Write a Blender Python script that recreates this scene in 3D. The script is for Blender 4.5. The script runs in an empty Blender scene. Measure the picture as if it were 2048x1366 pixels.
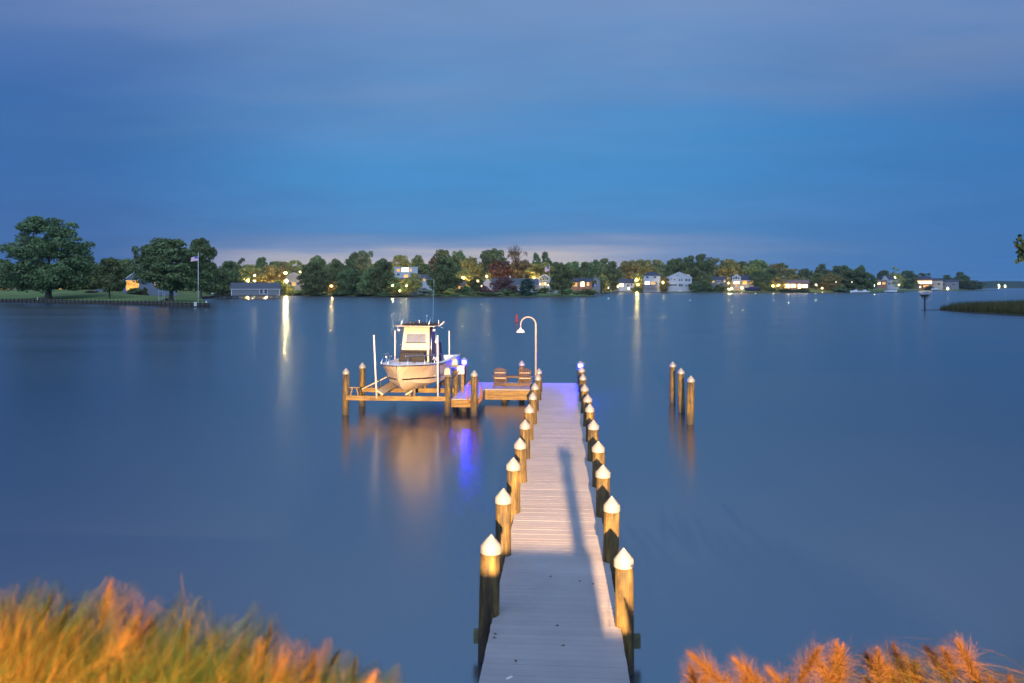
import bpy, bmesh, math, random
import numpy as np
from mathutils import Vector, Matrix
from mathutils.geometry import delaunay_2d_cdt

scene = bpy.context.scene
COL = scene.collection
F = 1500.0            # focal length in photo pixels
CH = 5.45             # camera height above the water
HZ = 574.0            # horizon row
TH = math.atan(100.5 / F)
CT, ST = math.cos(TH), math.sin(TH)
DK = 0.65             # deck height

def W(px, D): return (px - 1024.0) / F * D
def ZY(y, D): return CH - (y - HZ) / F * D
def Q(t, s, z=0.0): return Vector((t * CT + s * ST, s * CT - t * ST, z))

# ------------------------------------------------------------------ materials
def new_mat(name):
    m = bpy.data.materials.new(name); m.use_nodes = True
    nt = m.node_tree; nt.nodes.clear()
    out = nt.nodes.new('ShaderNodeOutputMaterial')
    return m, nt, out

def N(nt, typ, **kw):
    n = nt.nodes.new(typ)
    for k, v in kw.items():
        if k.startswith('i_'):
            key = k[2:]
            key = int(key) if key.isdigit() else key.replace('_', ' ')
            n.inputs[key].default_value = v
        else: setattr(n, k, v)
    return n

def ramp(nt, stops, interp='LINEAR'):
    r = nt.nodes.new('ShaderNodeValToRGB'); cr = r.color_ramp; cr.interpolation = interp
    while len(cr.elements) < len(stops): cr.elements.new(0.5)
    for e, (p, c) in zip(cr.elements, stops):
        e.position = p; e.color = (c[0], c[1], c[2], 1)
    return r

def rgb(c): return (c[0], c[1], c[2], 1.0)

def paint(name, col, rough=0.5, var=0.12, scale=3.0, metal=0.0, stretch=(1, 1, 1), bump=0.0, island=0.0, spec=0.5):
    """a plain surface with soft dirt variation"""
    m, nt, out = new_mat(name)
    b = N(nt, 'ShaderNodeBsdfPrincipled', i_Roughness=rough, i_Metallic=metal)
    b.inputs['Specular IOR Level'].default_value = spec
    tc = N(nt, 'ShaderNodeTexCoord'); mp = N(nt, 'ShaderNodeMapping'); mp.inputs['Scale'].default_value = stretch
    nt.links.new(tc.outputs['Object'], mp.inputs['Vector'])
    no = N(nt, 'ShaderNodeTexNoise', i_Scale=scale, i_Detail=6.0, i_Roughness=0.65)
    nt.links.new(mp.outputs[0], no.inputs['Vector'])
    lo = [max(0, c * (1 - var * 1.6)) for c in col]; hi = [min(1, c * (1 + var)) for c in col]
    r = ramp(nt, [(0.3, lo), (0.7, hi)]); nt.links.new(no.outputs['Fac'], r.inputs[0])
    last = r.outputs[0]
    if island > 0:
        ge = N(nt, 'ShaderNodeNewGeometry')
        mr = N(nt, 'ShaderNodeMapRange', i_3=1 - island, i_4=1 + island)
        nt.links.new(ge.outputs['Random Per Island'], mr.inputs[0])
        mx = N(nt, 'ShaderNodeVectorMath', operation='SCALE')
        nt.links.new(last, mx.inputs[0]); nt.links.new(mr.outputs[0], mx.inputs['Scale'])
        last = mx.outputs[0]
    nt.links.new(last, b.inputs['Base Color'])
    if bump > 0:
        bp = N(nt, 'ShaderNodeBump', i_Strength=bump, i_Distance=0.02)
        nt.links.new(no.outputs['Fac'], bp.inputs['Height']); nt.links.new(bp.outputs[0], b.inputs['Normal'])
    nt.links.new(b.outputs[0], out.inputs[0])
    return m

def glow(name, col, s):
    m, nt, out = new_mat(name)
    e = N(nt, 'ShaderNodeEmission', i_Strength=s); e.inputs[0].default_value = rgb(col)
    nt.links.new(e.outputs[0], out.inputs[0]); return m

def lit_window(name, col, s):
    """a lit room seen through glass: uneven furniture-dark and lamp-bright patches"""
    m, nt, out = new_mat(name)
    tc = N(nt, 'ShaderNodeTexCoord'); no = N(nt, 'ShaderNodeTexNoise', i_Scale=0.55, i_Detail=1.0)
    nt.links.new(tc.outputs['Object'], no.inputs['Vector'])
    r = ramp(nt, [(0.30, [c * 0.55 for c in col]), (0.5, col), (0.70, [min(1, c * 1.3) for c in col])])
    nt.links.new(no.outputs['Fac'], r.inputs[0])
    e = N(nt, 'ShaderNodeEmission', i_Strength=s); nt.links.new(r.outputs[0], e.inputs[0])
    nt.links.new(e.outputs[0], out.inputs[0]); return m

def leafmat(name, col, trans=0.3, var=0.5):
    m, nt, out = new_mat(name)
    oi = N(nt, 'ShaderNodeObjectInfo'); ge = N(nt, 'ShaderNodeNewGeometry')
    tc = N(nt, 'ShaderNodeTexCoord'); no = N(nt, 'ShaderNodeTexNoise', i_Scale=5.0, i_Detail=3.0)
    nt.links.new(tc.outputs['Object'], no.inputs['Vector'])
    add = N(nt, 'ShaderNodeMath', operation='ADD'); nt.links.new(ge.outputs['Random Per Island'], add.inputs[0]); nt.links.new(no.outputs['Fac'], add.inputs[1])
    add2 = N(nt, 'ShaderNodeMath', operation='MULTIPLY', i_1=0.5); nt.links.new(add.outputs[0], add2.inputs[0])
    d = [c * (1 - var) for c in col]; l = [col[0] * (1 + var * 1.1), col[1] * (1 + var), col[2] * (1 + var * .7)]
    r = ramp(nt, [(0.2, d), (0.8, l)]); nt.links.new(add2.outputs[0], r.inputs[0])
    hs = N(nt, 'ShaderNodeHueSaturation', i_Saturation=0.95)
    mr = N(nt, 'ShaderNodeMapRange', i_3=0.47, i_4=0.53); nt.links.new(oi.outputs['Random'], mr.inputs[0]); nt.links.new(mr.outputs[0], hs.inputs['Hue'])
    mv = N(nt, 'ShaderNodeMapRange', i_3=0.8, i_4=1.2); nt.links.new(oi.outputs['Random'], mv.inputs[0]); nt.links.new(mv.outputs[0], hs.inputs['Value'])
    nt.links.new(r.outputs[0], hs.inputs['Color'])
    df = N(nt, 'ShaderNodeBsdfDiffuse'); tr = N(nt, 'ShaderNodeBsdfTranslucent'); mx = N(nt, 'ShaderNodeMixShader', i_0=trans)
    nt.links.new(hs.outputs[0], df.inputs[0]); nt.links.new(hs.outputs[0], tr.inputs[0])
    nt.links.new(df.outputs[0], mx.inputs[1]); nt.links.new(tr.outputs[0], mx.inputs[2]); nt.links.new(mx.outputs[0], out.inputs[0])
    return m

def pile_wood(name):
    m, nt, out = new_mat(name)
    b = N(nt, 'ShaderNodeBsdfPrincipled', i_Roughness=0.8)
    tc = N(nt, 'ShaderNodeTexCoord'); oi = N(nt, 'ShaderNodeObjectInfo')
    off = N(nt, 'ShaderNodeVectorMath', operation='ADD'); sc = N(nt, 'ShaderNodeMath', operation='MULTIPLY', i_1=37.0)
    nt.links.new(oi.outputs['Random'], sc.inputs[0]); nt.links.new(tc.outputs['Object'], off.inputs[0]); nt.links.new(sc.outputs[0], off.inputs[1])
    mp = N(nt, 'ShaderNodeMapping'); mp.inputs['Scale'].default_value = (1, 1, 0.10); nt.links.new(off.outputs[0], mp.inputs['Vector'])
    n1 = N(nt, 'ShaderNodeTexNoise', i_Scale=15.0, i_Detail=8.0, i_Roughness=0.7); nt.links.new(mp.outputs[0], n1.inputs['Vector'])
    r1 = ramp(nt, [(0.34, (0.007, 0.006, 0.003)), (0.43, (0.034, 0.024, 0.007)), (0.55, (0.084, 0.060, 0.014)), (0.70, (0.165, 0.125, 0.040))]); nt.links.new(n1.outputs['Fac'], r1.inputs[0])
    mp2 = N(nt, 'ShaderNodeMapping'); mp2.inputs['Scale'].default_value = (1, 1, 0.45); nt.links.new(off.outputs[0], mp2.inputs['Vector'])
    n2 = N(nt, 'ShaderNodeTexNoise', i_Scale=5.0, i_Detail=5.0, i_Roughness=0.6); nt.links.new(mp2.outputs[0], n2.inputs['Vector'])
    r2 = ramp(nt, [(0.38, (0.34, 0.30, 0.26)), (0.5, (0.85, 0.75, 0.55)), (0.66, (1.25, 1.12, 0.80))]); nt.links.new(n2.outputs['Fac'], r2.inputs[0])
    mu = N(nt, 'ShaderNodeMix', data_type='RGBA', blend_type='MULTIPLY'); mu.inputs[0].default_value = 0.85
    nt.links.new(r1.outputs[0], mu.inputs[6]); nt.links.new(r2.outputs[0], mu.inputs[7])
    # tide-wet band and weed just over the water line
    ge = N(nt, 'ShaderNodeNewGeometry'); sx = N(nt, 'ShaderNodeSeparateXYZ'); nt.links.new(ge.outputs['Position'], sx.inputs[0])
    wob = N(nt, 'ShaderNodeMath', operation='MULTIPLY_ADD', i_1=0.5); nt.links.new(n2.outputs['Fac'], wob.inputs[0]); nt.links.new(sx.outputs[2], wob.inputs[2])
    wet = N(nt, 'ShaderNodeMapRange', i_1=0.35, i_2=0.75); nt.links.new(wob.outputs[0], wet.inputs[0])
    mw = N(nt, 'ShaderNodeMix', data_type='RGBA'); mw.inputs[6].default_value = (0.018, 0.016, 0.010, 1)
    nt.links.new(wet.outputs[0], mw.inputs[0]); nt.links.new(mu.outputs[2], mw.inputs[7]); nt.links.new(mw.outputs[2], b.inputs['Base Color'])
    bp = N(nt, 'ShaderNodeBump', i_Strength=0.5, i_Distance=0.015); nt.links.new(n1.outputs['Fac'], bp.inputs['Height']); nt.links.new(bp.outputs[0], b.inputs['Normal'])
    nt.links.new(b.outputs[0], out.inputs[0]); return m

def lumber(name, a, c, rough=0.75):
    """sawn timber, grain along the longest run of the board (object x)"""
    m, nt, out = new_mat(name)
    b = N(nt, 'ShaderNodeBsdfPrincipled', i_Roughness=rough)
    tc = N(nt, 'ShaderNodeTexCoord'); mp = N(nt, 'ShaderNodeMapping'); mp.inputs['Scale'].default_value = (0.5, 6, 6); nt.links.new(tc.outputs['Object'], mp.inputs['Vector'])
    n1 = N(nt, 'ShaderNodeTexNoise', i_Scale=3.5, i_Detail=7.0, i_Roughness=0.65); nt.links.new(mp.outputs[0], n1.inputs['Vector'])
    n2 = N(nt, 'ShaderNodeTexNoise', i_Scale=1.6, i_Detail=3.0); nt.links.new(tc.outputs['Object'], n2.inputs['Vector'])
    r = ramp(nt, [(0.33, a), (0.68, c)]); nt.links.new(n1.outputs['Fac'], r.inputs[0])
    r2 = ramp(nt, [(0.35, (0.55, 0.5, 0.42)), (0.65, (1.1, 1.08, 1.0))]); nt.links.new(n2.outputs['Fac'], r2.inputs[0])
    mu = N(nt, 'ShaderNodeMix', data_type='RGBA', blend_type='MULTIPLY'); mu.inputs[0].default_value = 1.0
    nt.links.new(r.outputs[0], mu.inputs[6]); nt.links.new(r2.outputs[0], mu.inputs[7]); nt.links.new(mu.outputs[2], b.inputs['Base Color'])
    bp = N(nt, 'ShaderNodeBump', i_Strength=0.3, i_Distance=0.01); nt.links.new(n1.outputs['Fac'], bp.inputs['Height']); nt.links.new(bp.outputs[0], b.inputs['Normal'])
    nt.links.new(b.outputs[0], out.inputs[0]); return m

M = {}
M['deck'] = paint('composite_decking', (0.25, 0.235, 0.232), 0.55, 0.07, 1.3, island=0.05, bump=0.05)
M['screw'] = paint('deck_screw', (0.16, 0.16, 0.17), 0.5)
M['pile'] = pile_wood('piling_wood')
M['cap'] = paint('white_plastic_cap', (0.145, 0.15, 0.158), 0.42, 0.05, 4)
M['lumber'] = lumber('yellow_pine', (0.085, 0.055, 0.016), (0.20, 0.135, 0.045))
M['green_lumber'] = lumber('treated_lumber', (0.06, 0.07, 0.045), (0.14, 0.15, 0.09))
M['teak'] = lumber('weathered_teak', (0.036, 0.021, 0.012), (0.10, 0.063, 0.034))
M['gel'] = paint('gelcoat', (0.42, 0.355, 0.26), 0.25, 0.05, 1.2)
M['gelwhite'] = paint('deck_gelcoat', (0.62, 0.63, 0.65), 0.4, 0.04, 2)
M['navy'] = paint('navy_canvas', (0.012, 0.014, 0.05), 0.8, 0.2)
M['blackc'] = paint('black_cover', (0.004, 0.003, 0.004), 0.75, 0.3, 6)
M['black'] = paint('black_stripe', (0.010, 0.009, 0.012), 0.35)
M['steel'] = paint('stainless', (0.75, 0.74, 0.72), 0.22, 0.05, metal=1.0)
M['alu'] = paint('galvanised_pole', (0.20, 0.19, 0.185), 0.45, 0.1, 5)
M['pvc'] = paint('white_pvc', (0.38, 0.38, 0.39), 0.4, 0.04)
M['white'] = paint('white_paint', (0.52, 0.52, 0.53), 0.5, 0.06)
M['box'] = paint('cream_box', (0.40, 0.36, 0.36), 0.5, 0.06)
M['dark'] = paint('dark_metal', (0.03, 0.03, 0.033), 0.5)
M['carpet'] = paint('bunk_carpet', (0.30, 0.25, 0.19), 0.95, 0.2, 12)
M['hose'] = paint('orange_hose', (0.15, 0.06, 0.03), 0.5)
M['red'] = paint('buoy_red', (0.42, 0.02, 0.03), 0.5)
M['glassw'] = paint('clear_vinyl', (0.11, 0.125, 0.155), 0.12, 0.15, 1.5)
M['bark'] = paint('bark', (0.055, 0.042, 0.034), 0.9, 0.35, 6, stretch=(1, 1, .2), bump=.4)
M['darkbark'] = paint('dark_bark', (0.035, 0.027, 0.022), 0.9, 0.3, 6)
M['tarry'] = paint('bulkhead_timber', (0.016, 0.014, 0.012), 0.85, 0.4, 1.5)
M['capboard'] = paint('bulkhead_capping', (0.10, 0.085, 0.068), 0.85, 0.3, 1.5)
M['siding'] = paint('grey_siding', (0.125, 0.13, 0.145), 0.7, 0.06, 1)
M['bluesiding'] = paint('blue_grey_siding', (0.11, 0.125, 0.17), 0.7, 0.06, 1)
M['whitesiding'] = paint('white_siding', (0.29, 0.31, 0.35), 0.65, 0.05, 1)
M['tan'] = paint('tan_siding', (0.36, 0.29, 0.22), 0.7, 0.08, 1)
M['pink'] = paint('pink_lit_wall_chimney', (0.55, 0.42, 0.38), 0.7, 0.06, 1)  # pink light put into the white gable's colour; chimneys use it too
M['brick'] = paint('brown_brick', (0.22, 0.10, 0.06), 0.8, 0.2, 3)
M['roof'] = paint('grey_shingle', (0.06, 0.064, 0.076), 0.85, 0.15, 2)
M['darkroof'] = paint('dark_shingle', (0.035, 0.038, 0.055), 0.85, 0.15, 2)
M['brownroof'] = paint('brown_shingle', (0.14, 0.085, 0.07), 0.85, 0.15, 2)
M['pane'] = paint('dark_window', (0.02, 0.025, 0.035), 0.3, 0.3, 1, spec=0.15)
M['lit'] = lit_window('lit_window', (1.0, 0.46, 0.085), 1.25)
M['litw'] = lit_window('bright_window', (1.0, 0.68, 0.28), 5.0)
M['lito'] = lit_window('orange_window', (1.0, 0.36, 0.05), 2.2)
M['lamp_w'] = glow('lamp_white', (1.0, 0.80, 0.42), 480)
M['lamp_y'] = glow('lamp_yellow', (1.0, 0.70, 0.20), 1900)
M['lamp_f'] = glow('lamp_flood', (1.0, 0.78, 0.36), 3200)
M['lamp_s'] = glow('lamp_small', (1.0, 0.80, 0.50), 35)
M['lamp_b'] = glow('lamp_blue', (0.0012, 0.0009, 1.0), 1700)
M['lamp_bc'] = glow('lamp_blue_small', (0.1, 0.1, 1.0), 3)
M['flagred'] = paint('flag_red', (0.42, 0.04, 0.07), 0.8)
M['flagwhite'] = paint('flag_white', (0.72, 0.68, 0.70), 0.8)
M['flagblue'] = paint('flag_blue', (0.03, 0.04, 0.24), 0.8)
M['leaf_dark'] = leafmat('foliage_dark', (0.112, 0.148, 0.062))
M['leaf_mid'] = leafmat('foliage_mid', (0.165, 0.210, 0.080))
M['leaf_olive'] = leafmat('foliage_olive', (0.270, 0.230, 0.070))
M['leaf_pale'] = leafmat('foliage_pale', (0.20, 0.235, 0.11))
M['leaf_rust'] = leafmat('foliage_rust', (0.190, 0.120, 0.065))
M['leaf_purple'] = leafmat('foliage_purple', (0.130, 0.065, 0.070))
M['leaf_spruce'] = leafmat('foliage_spruce', (0.042, 0.090, 0.070))
M['leaf_flower'] = leafmat('foliage_blossom', (0.18, 0.20, 0.17))
M['blade'] = leafmat('grass_blade', (0.016, 0.025, 0.006), 0.25, 0.6)
M['straw'] = leafmat('grass_straw', (0.075, 0.032, 0.005), 0.25, 0.6)
M['plume'] = leafmat('grass_plume', (0.085, 0.034, 0.010), 0.3, 0.4)
M['reed'] = leafmat('marsh_reed', (0.075, 0.070, 0.030), 0.2, 0.6)
M['reedg'] = leafmat('marsh_reed_green', (0.045, 0.060, 0.024), 0.2, 0.6)
M['twig'] = paint('twig', (0.03, 0.024, 0.02), 0.9)
M['deadleaf'] = paint('dead_leaf', (0.05, 0.035, 0.02), 0.9)
M['shell'] = paint('shell', (0.5, 0.48, 0.42), 0.6)

def ground_mat(name, a, c, d):
    m, nt, out = new_mat(name)
    b = N(nt, 'ShaderNodeBsdfPrincipled', i_Roughness=0.95); b.inputs['Specular IOR Level'].default_value = 0.1
    tc = N(nt, 'ShaderNodeTexCoord')
    n1 = N(nt, 'ShaderNodeTexNoise', i_Scale=0.06, i_Detail=8.0, i_Roughness=0.7); nt.links.new(tc.outputs['Object'], n1.inputs['Vector'])
    r = ramp(nt, [(0.35, a), (0.52, c), (0.68, d)]); nt.links.new(n1.outputs['Fac'], r.inputs[0])
    nt.links.new(r.outputs[0], b.inputs['Base Color']); nt.links.new(b.outputs[0], out.inputs[0]); return m
M['lawn'] = ground_mat('lawn_grass', (0.095, 0.115, 0.042), (0.125, 0.170, 0.052), (0.16, 0.18, 0.065))
M['mud'] = ground_mat('bank_soil', (0.03, 0.025, 0.018), (0.045, 0.04, 0.026), (0.06, 0.05, 0.03))
M['hill'] = ground_mat('wooded_hill', (0.02, 0.03, 0.018), (0.03, 0.045, 0.022), (0.04, 0.055, 0.03))

# ------------------------------------------------------------------ mesh builder
class MB:
    def __init__(self): self.v = []; self.f = []; self.m = []
    def add(self, vs, fs, mi=0):
        o = len(self.v); self.v += [tuple(p) for p in vs]
        for f in fs: self.f.append(tuple(i + o for i in f)); self.m.append(mi)
    def box(self, c, s, rot=None, mi=0, taper=1.0):
        x, y, z = s[0] / 2, s[1] / 2, s[2] / 2; vs = []
        for k in (-1, 1):
            t = taper if k > 0 else 1.0
            for (i, j) in ((-1, -1), (1, -1), (1, 1), (-1, 1)): vs.append(Vector((i * x * t, j * y * t, k * z)))
        if rot is not None: vs = [rot @ p for p in vs]
        vs = [p + Vector(c) for p in vs]
        self.add(vs, [(3, 2, 1, 0), (4, 5, 6, 7), (0, 1, 5, 4), (1, 2, 6, 5), (2, 3, 7, 6), (3, 0, 4, 7)], mi)
    def beam(self, p0, p1, w, h, mi=0):
        p0, p1 = Vector(p0), Vector(p1); d = p1 - p0; L = d.length; d.normalize()
        up = Vector((0, 0, 1)) if abs(d.z) < 0.95 else Vector((0, 1, 0))
        sx = d.cross(up).normalized(); uz = sx.cross(d).normalized()
        R = Matrix((d, -sx, uz)).transposed()
        self.box((p0 + p1) / 2, (L, w, h), R, mi)
    def tube(self, pts, r, n=8, mi=0, caps=True):
        pts = [Vector(p) for p in pts]; rs = r if isinstance(r, (list, tuple)) else [r] * len(pts)
        vs = []; fs = []; K = len(pts); prev = None
        for i, p in enumerate(pts):
            d = (pts[min(i + 1, K - 1)] - pts[max(i - 1, 0)]).normalized()
            if prev is None:
                a = d.cross(Vector((0, 0, 1)) if abs(d.z) < 0.9 else Vector((1, 0, 0))).normalized()
            else: a = (prev - d * prev.dot(d)).normalized()
            prev = a; b = d.cross(a)
            for k in range(n):
                q = 2 * math.pi * k / n; vs.append(p + (a * math.cos(q) + b * math.sin(q)) * rs[i])
        for i in range(K - 1):
            for k in range(n):
                k2 = (k + 1) % n; fs.append((i * n + k, i * n + k2, (i + 1) * n + k2, (i + 1) * n + k))
        if caps: fs.append(tuple(reversed(range(n)))); fs.append(tuple(range((K - 1) * n, K * n)))
        self.add(vs, fs, mi)
    def lathe(self, prof, c=(0, 0, 0), n=20, mi=0, jit=0.0, rnd=None):
        vs = []; fs = []; K = len(prof)
        for (r, z) in prof:
            for k in range(n):
                q = 2 * math.pi * k / n; rr = r * (1 + (rnd.uniform(-jit, jit) if rnd else 0))
                vs.append((c[0] + rr * math.cos(q), c[1] + rr * math.sin(q), c[2] + z))
        for i in range(K - 1):
            for k in range(n):
                k2 = (k + 1) % n; fs.append((i * n + k, i * n + k2, (i + 1) * n + k2, (i + 1) * n + k))
        fs.append(tuple(reversed(range(n)))); fs.append(tuple(range((K - 1) * n, K * n)))
        self.add(vs, fs, mi)
    def ball(self, c, r, n=12, sz=1.0, mi=0):
        prof = [(max(1e-4, r * math.sin(math.pi * i / n)), -r * sz * math.cos(math.pi * i / n)) for i in range(n + 1)]
        self.lathe(prof, c, n, mi)
    def build(self, name, mats, parent=None, smooth=False, bevel=0.0):
        me = bpy.data.meshes.new(name); me.from_pydata(self.v, [], self.f)
        for m in (mats if isinstance(mats, (list, tuple)) else [mats]): me.materials.append(M[m] if isinstance(m, str) else m)
        if len(set(self.m)) > 1: me.polygons.foreach_set('material_index', self.m)
        if smooth: me.polygons.foreach_set('use_smooth', [True] * len(me.polygons))
        o = bpy.data.objects.new(name, me); COL.objects.link(o)
        if parent: o.parent = parent
        if bevel > 0:
            b = o.modifiers.new('bevel', 'BEVEL'); b.width = bevel; b.segments = 2; b.limit_method = 'ANGLE'
        return o

def mesh_np(name, v, f, mats, midx=None):
    """fast quad mesh from numpy arrays"""
    me = bpy.data.meshes.new(name); n = len(f); k = f.shape[1]
    me.vertices.add(len(v)); me.vertices.foreach_set('co', v.astype(np.float32).ravel())
    me.loops.add(n * k); me.loops.foreach_set('vertex_index', f.astype(np.int32).ravel())
    me.polygons.add(n); me.polygons.foreach_set('loop_start', np.arange(0, n * k, k, dtype=np.int32))
    for m in mats: me.materials.append(M[m])
    if midx is not None: me.polygons.foreach_set('material_index', midx.astype(np.int32))
    me.update(calc_edges=True); me.validate(); return me

def tag(o, label=None, cat=None, group=None, kind=None):
    if label: o['label'] = label
    if cat: o['category'] = cat
    if group: o['group'] = group
    if kind: o['kind'] = kind
    return o
def empty(name, loc=(0, 0, 0), rz=0.0):
    o = bpy.data.objects.new(name, None); COL.objects.link(o); o.location = loc; o.rotation_euler = (0, 0, rz); o.empty_display_size = .3
    return o
def link(name, me, parent=None, loc=(0, 0, 0), rot=(0, 0, 0), scale=(1, 1, 1)):
    o = bpy.data.objects.new(name, me); COL.objects.link(o); o.parent = parent; o.location = loc; o.rotation_euler = rot; o.scale = scale
    return o
def copy_tree(o, parent=None):
    c = o.copy(); COL.objects.link(c); c.parent = parent
    for ch in list(o.children): copy_tree(ch, c)
    return c

# ------------------------------------------------------------------ camera
cam = bpy.data.cameras.new('camera'); co = bpy.data.objects.new('camera', cam); COL.objects.link(co)
cam.sensor_width = 36.0; cam.lens = F / 2048 * 36.0
cam.shift_y = -(683 - HZ) / 2048.0
co.location = (0, 0, CH); co.rotation_euler = (math.radians(90), 0, 0)
cam.clip_start = 0.1; cam.clip_end = 20000
cam.dof.use_dof = True; cam.dof.focus_distance = 45.0; cam.dof.aperture_fstop = 2.3
scene.camera = co
scene.view_settings.view_transform = 'Standard'; scene.view_settings.look = 'None'
scene.view_settings.exposure = 0.0; scene.view_settings.gamma = 1.0
scene.render.engine = 'CYCLES'
scene.cycles.max_bounces = 6; scene.cycles.diffuse_bounces = 3; scene.cycles.glossy_bounces = 4
scene.cycles.transparent_max_bounces = 8; scene.cycles.sample_clamp_indirect = 4.0; scene.cycles.sample_clamp_direct = 0.0
scene.cycles.caustics_reflective = False; scene.cycles.caustics_refractive = False
scene.cycles.use_denoising = True

# ------------------------------------------------------------------ dusk sky
w = bpy.data.worlds.new('World'); scene.world = w; w.use_nodes = True
nt = w.node_tree; nt.nodes.clear()
wo = N(nt, 'ShaderNodeOutputWorld'); bg = N(nt, 'ShaderNodeBackground', i_Strength=1.0); nt.links.new(bg.outputs[0], wo.inputs[0])
tc = N(nt, 'ShaderNodeTexCoord'); sep = N(nt, 'ShaderNodeSeparateXYZ'); nt.links.new(tc.outputs['Generated'], sep.inputs[0])
# cloud sheet coordinates: direction projected on a high flat layer
zc = N(nt, 'ShaderNodeMath', operation='ADD', i_1=0.10); nt.links.new(sep.outputs[2], zc.inputs[0])
zm = N(nt, 'ShaderNodeMath', operation='MAXIMUM', i_1=0.02); nt.links.new(zc.outputs[0], zm.inputs[0])
dx = N(nt, 'ShaderNodeMath', operation='DIVIDE'); dy = N(nt, 'ShaderNodeMath', operation='DIVIDE')
nt.links.new(sep.outputs[0], dx.inputs[0]); nt.links.new(zm.outputs[0], dx.inputs[1]); nt.links.new(sep.outputs[1], dy.inputs[0]); nt.links.new(zm.outputs[0], dy.inputs[1])
cmb = N(nt, 'ShaderNodeCombineXYZ'); nt.links.new(dx.outputs[0], cmb.inputs[0]); nt.links.new(dy.outputs[0], cmb.inputs[1])
mpc = N(nt, 'ShaderNodeMapping'); mpc.inputs['Rotation'].default_value = (0, 0, 0.35); mpc.inputs['Scale'].default_value = (0.35, 0.8, 1); nt.links.new(cmb.outputs[0], mpc.inputs['Vector'])
cl = N(nt, 'ShaderNodeTexNoise', i_Scale=0.9, i_Detail=5.0, i_Roughness=0.5); nt.links.new(mpc.outputs[0], cl.inputs['Vector'])
# wavy elevation so the bands are not ruler straight
el = N(nt, 'ShaderNodeMath', operation='MULTIPLY_ADD', i_1=0.10); nt.links.new(cl.outputs['Fac'], el.inputs[0])
eo = N(nt, 'ShaderNodeMath', operation='SUBTRACT', i_1=0.05); nt.links.new(sep.outputs[2], eo.inputs[0])
nt.links.new(eo.outputs[0], el.inputs[2])
SKY = [(0.0, (0.095, 0.215, 0.43)), (0.045, (0.090, 0.215, 0.44)), (0.085, (0.064, 0.222, 0.49)), (0.150, (0.046, 0.246, 0.555)),
       (0.20, (0.060, 0.240, 0.53)), (0.27, (0.102, 0.240, 0.495)), (0.36, (0.145, 0.262, 0.495)), (0.5, (0.070, 0.235, 0.52)), (0.8, (0.20, 0.42, 0.80)), (1.0, (0.26, 0.48, 0.84))]
rs = ramp(nt, SKY, 'B_SPLINE'); nt.links.new(el.outputs[0], rs.inputs[0])
def mathn(op, a, b=None, c=None):
    n = N(nt, 'ShaderNodeMath', operation=op)
    for i, x in enumerate((a, b, c)):
        if x is None: continue
        if isinstance(x, (int, float)): n.inputs[i].default_value = x
        else: nt.links.new(x, n.inputs[i])
    return n.outputs[0]
def smooth(val, lo, hi, a=0.0, b=1.0):
    n = N(nt, 'ShaderNodeMapRange', interpolation_type='SMOOTHSTEP', i_1=lo, i_2=hi, i_3=a, i_4=b); nt.links.new(val, n.inputs[0]); return n.outputs[0]
def mixc(fac, a, b):
    n = N(nt, 'ShaderNodeMix', data_type='RGBA'); nt.links.new(fac, n.inputs[0])
    for i, x in ((6, a), (7, b)):
        if isinstance(x, tuple): n.inputs[i].default_value = rgb(x)
        else: nt.links.new(x, n.inputs[i])
    return n.outputs[2]
az = mathn('ARCTAN2', sep.outputs[0], sep.outputs[1])
azw = mathn('MULTIPLY_ADD', cl.outputs['Fac'], 0.25, mathn('SUBTRACT', az, 0.125))
# a second, finer cloud layer drawn out along the wind
mpf = N(nt, 'ShaderNodeMapping'); mpf.inputs['Rotation'].default_value = (0, 0, -0.25); mpf.inputs['Scale'].default_value = (0.7, 1.3, 1); nt.links.new(cmb.outputs[0], mpf.inputs['Vector'])
cf = N(nt, 'ShaderNodeTexNoise', i_Scale=1.3, i_Detail=7.0, i_Roughness=0.6, i_Distortion=0.6); nt.links.new(mpf.outputs[0], cf.inputs['Vector'])
eastf = smooth(azw, 0.08, 0.66)
eastc = mixc(smooth(sep.outputs[2], 0.22, 0.36), (0.036, 0.150, 0.40), (0.075, 0.185, 0.43))
col = mixc(mathn('MULTIPLY', eastf, 0.85), rs.outputs[0], eastc)
leftc = mixc(smooth(sep.outputs[2], 0.18, 0.34), (0.028, 0.118, 0.345), (0.090, 0.170, 0.40))
col = mixc(mathn('MULTIPLY', smooth(azw, -0.10, -0.58), 0.92), col, leftc)
# grey-lilac after-glow bank low over the far shore
glowaz = mathn('MULTIPLY', smooth(azw, -0.50, -0.12), smooth(azw, 0.42, 0.0))
glowel = mathn('MULTIPLY', smooth(el.outputs[0], 0.084, 0.040), 0.75)
col = mixc(mathn('MULTIPLY', glowaz, glowel), col, (0.235, 0.305, 0.495))
g2 = mathn('MULTIPLY', mathn('MULTIPLY', smooth(azw, -0.52, -0.22), smooth(azw, 0.22, 0.0)), smooth(el.outputs[0], 0.060, 0.026))
col = mixc(mathn('MULTIPLY', g2, 0.8), col, (0.53, 0.48, 0.47))
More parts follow.
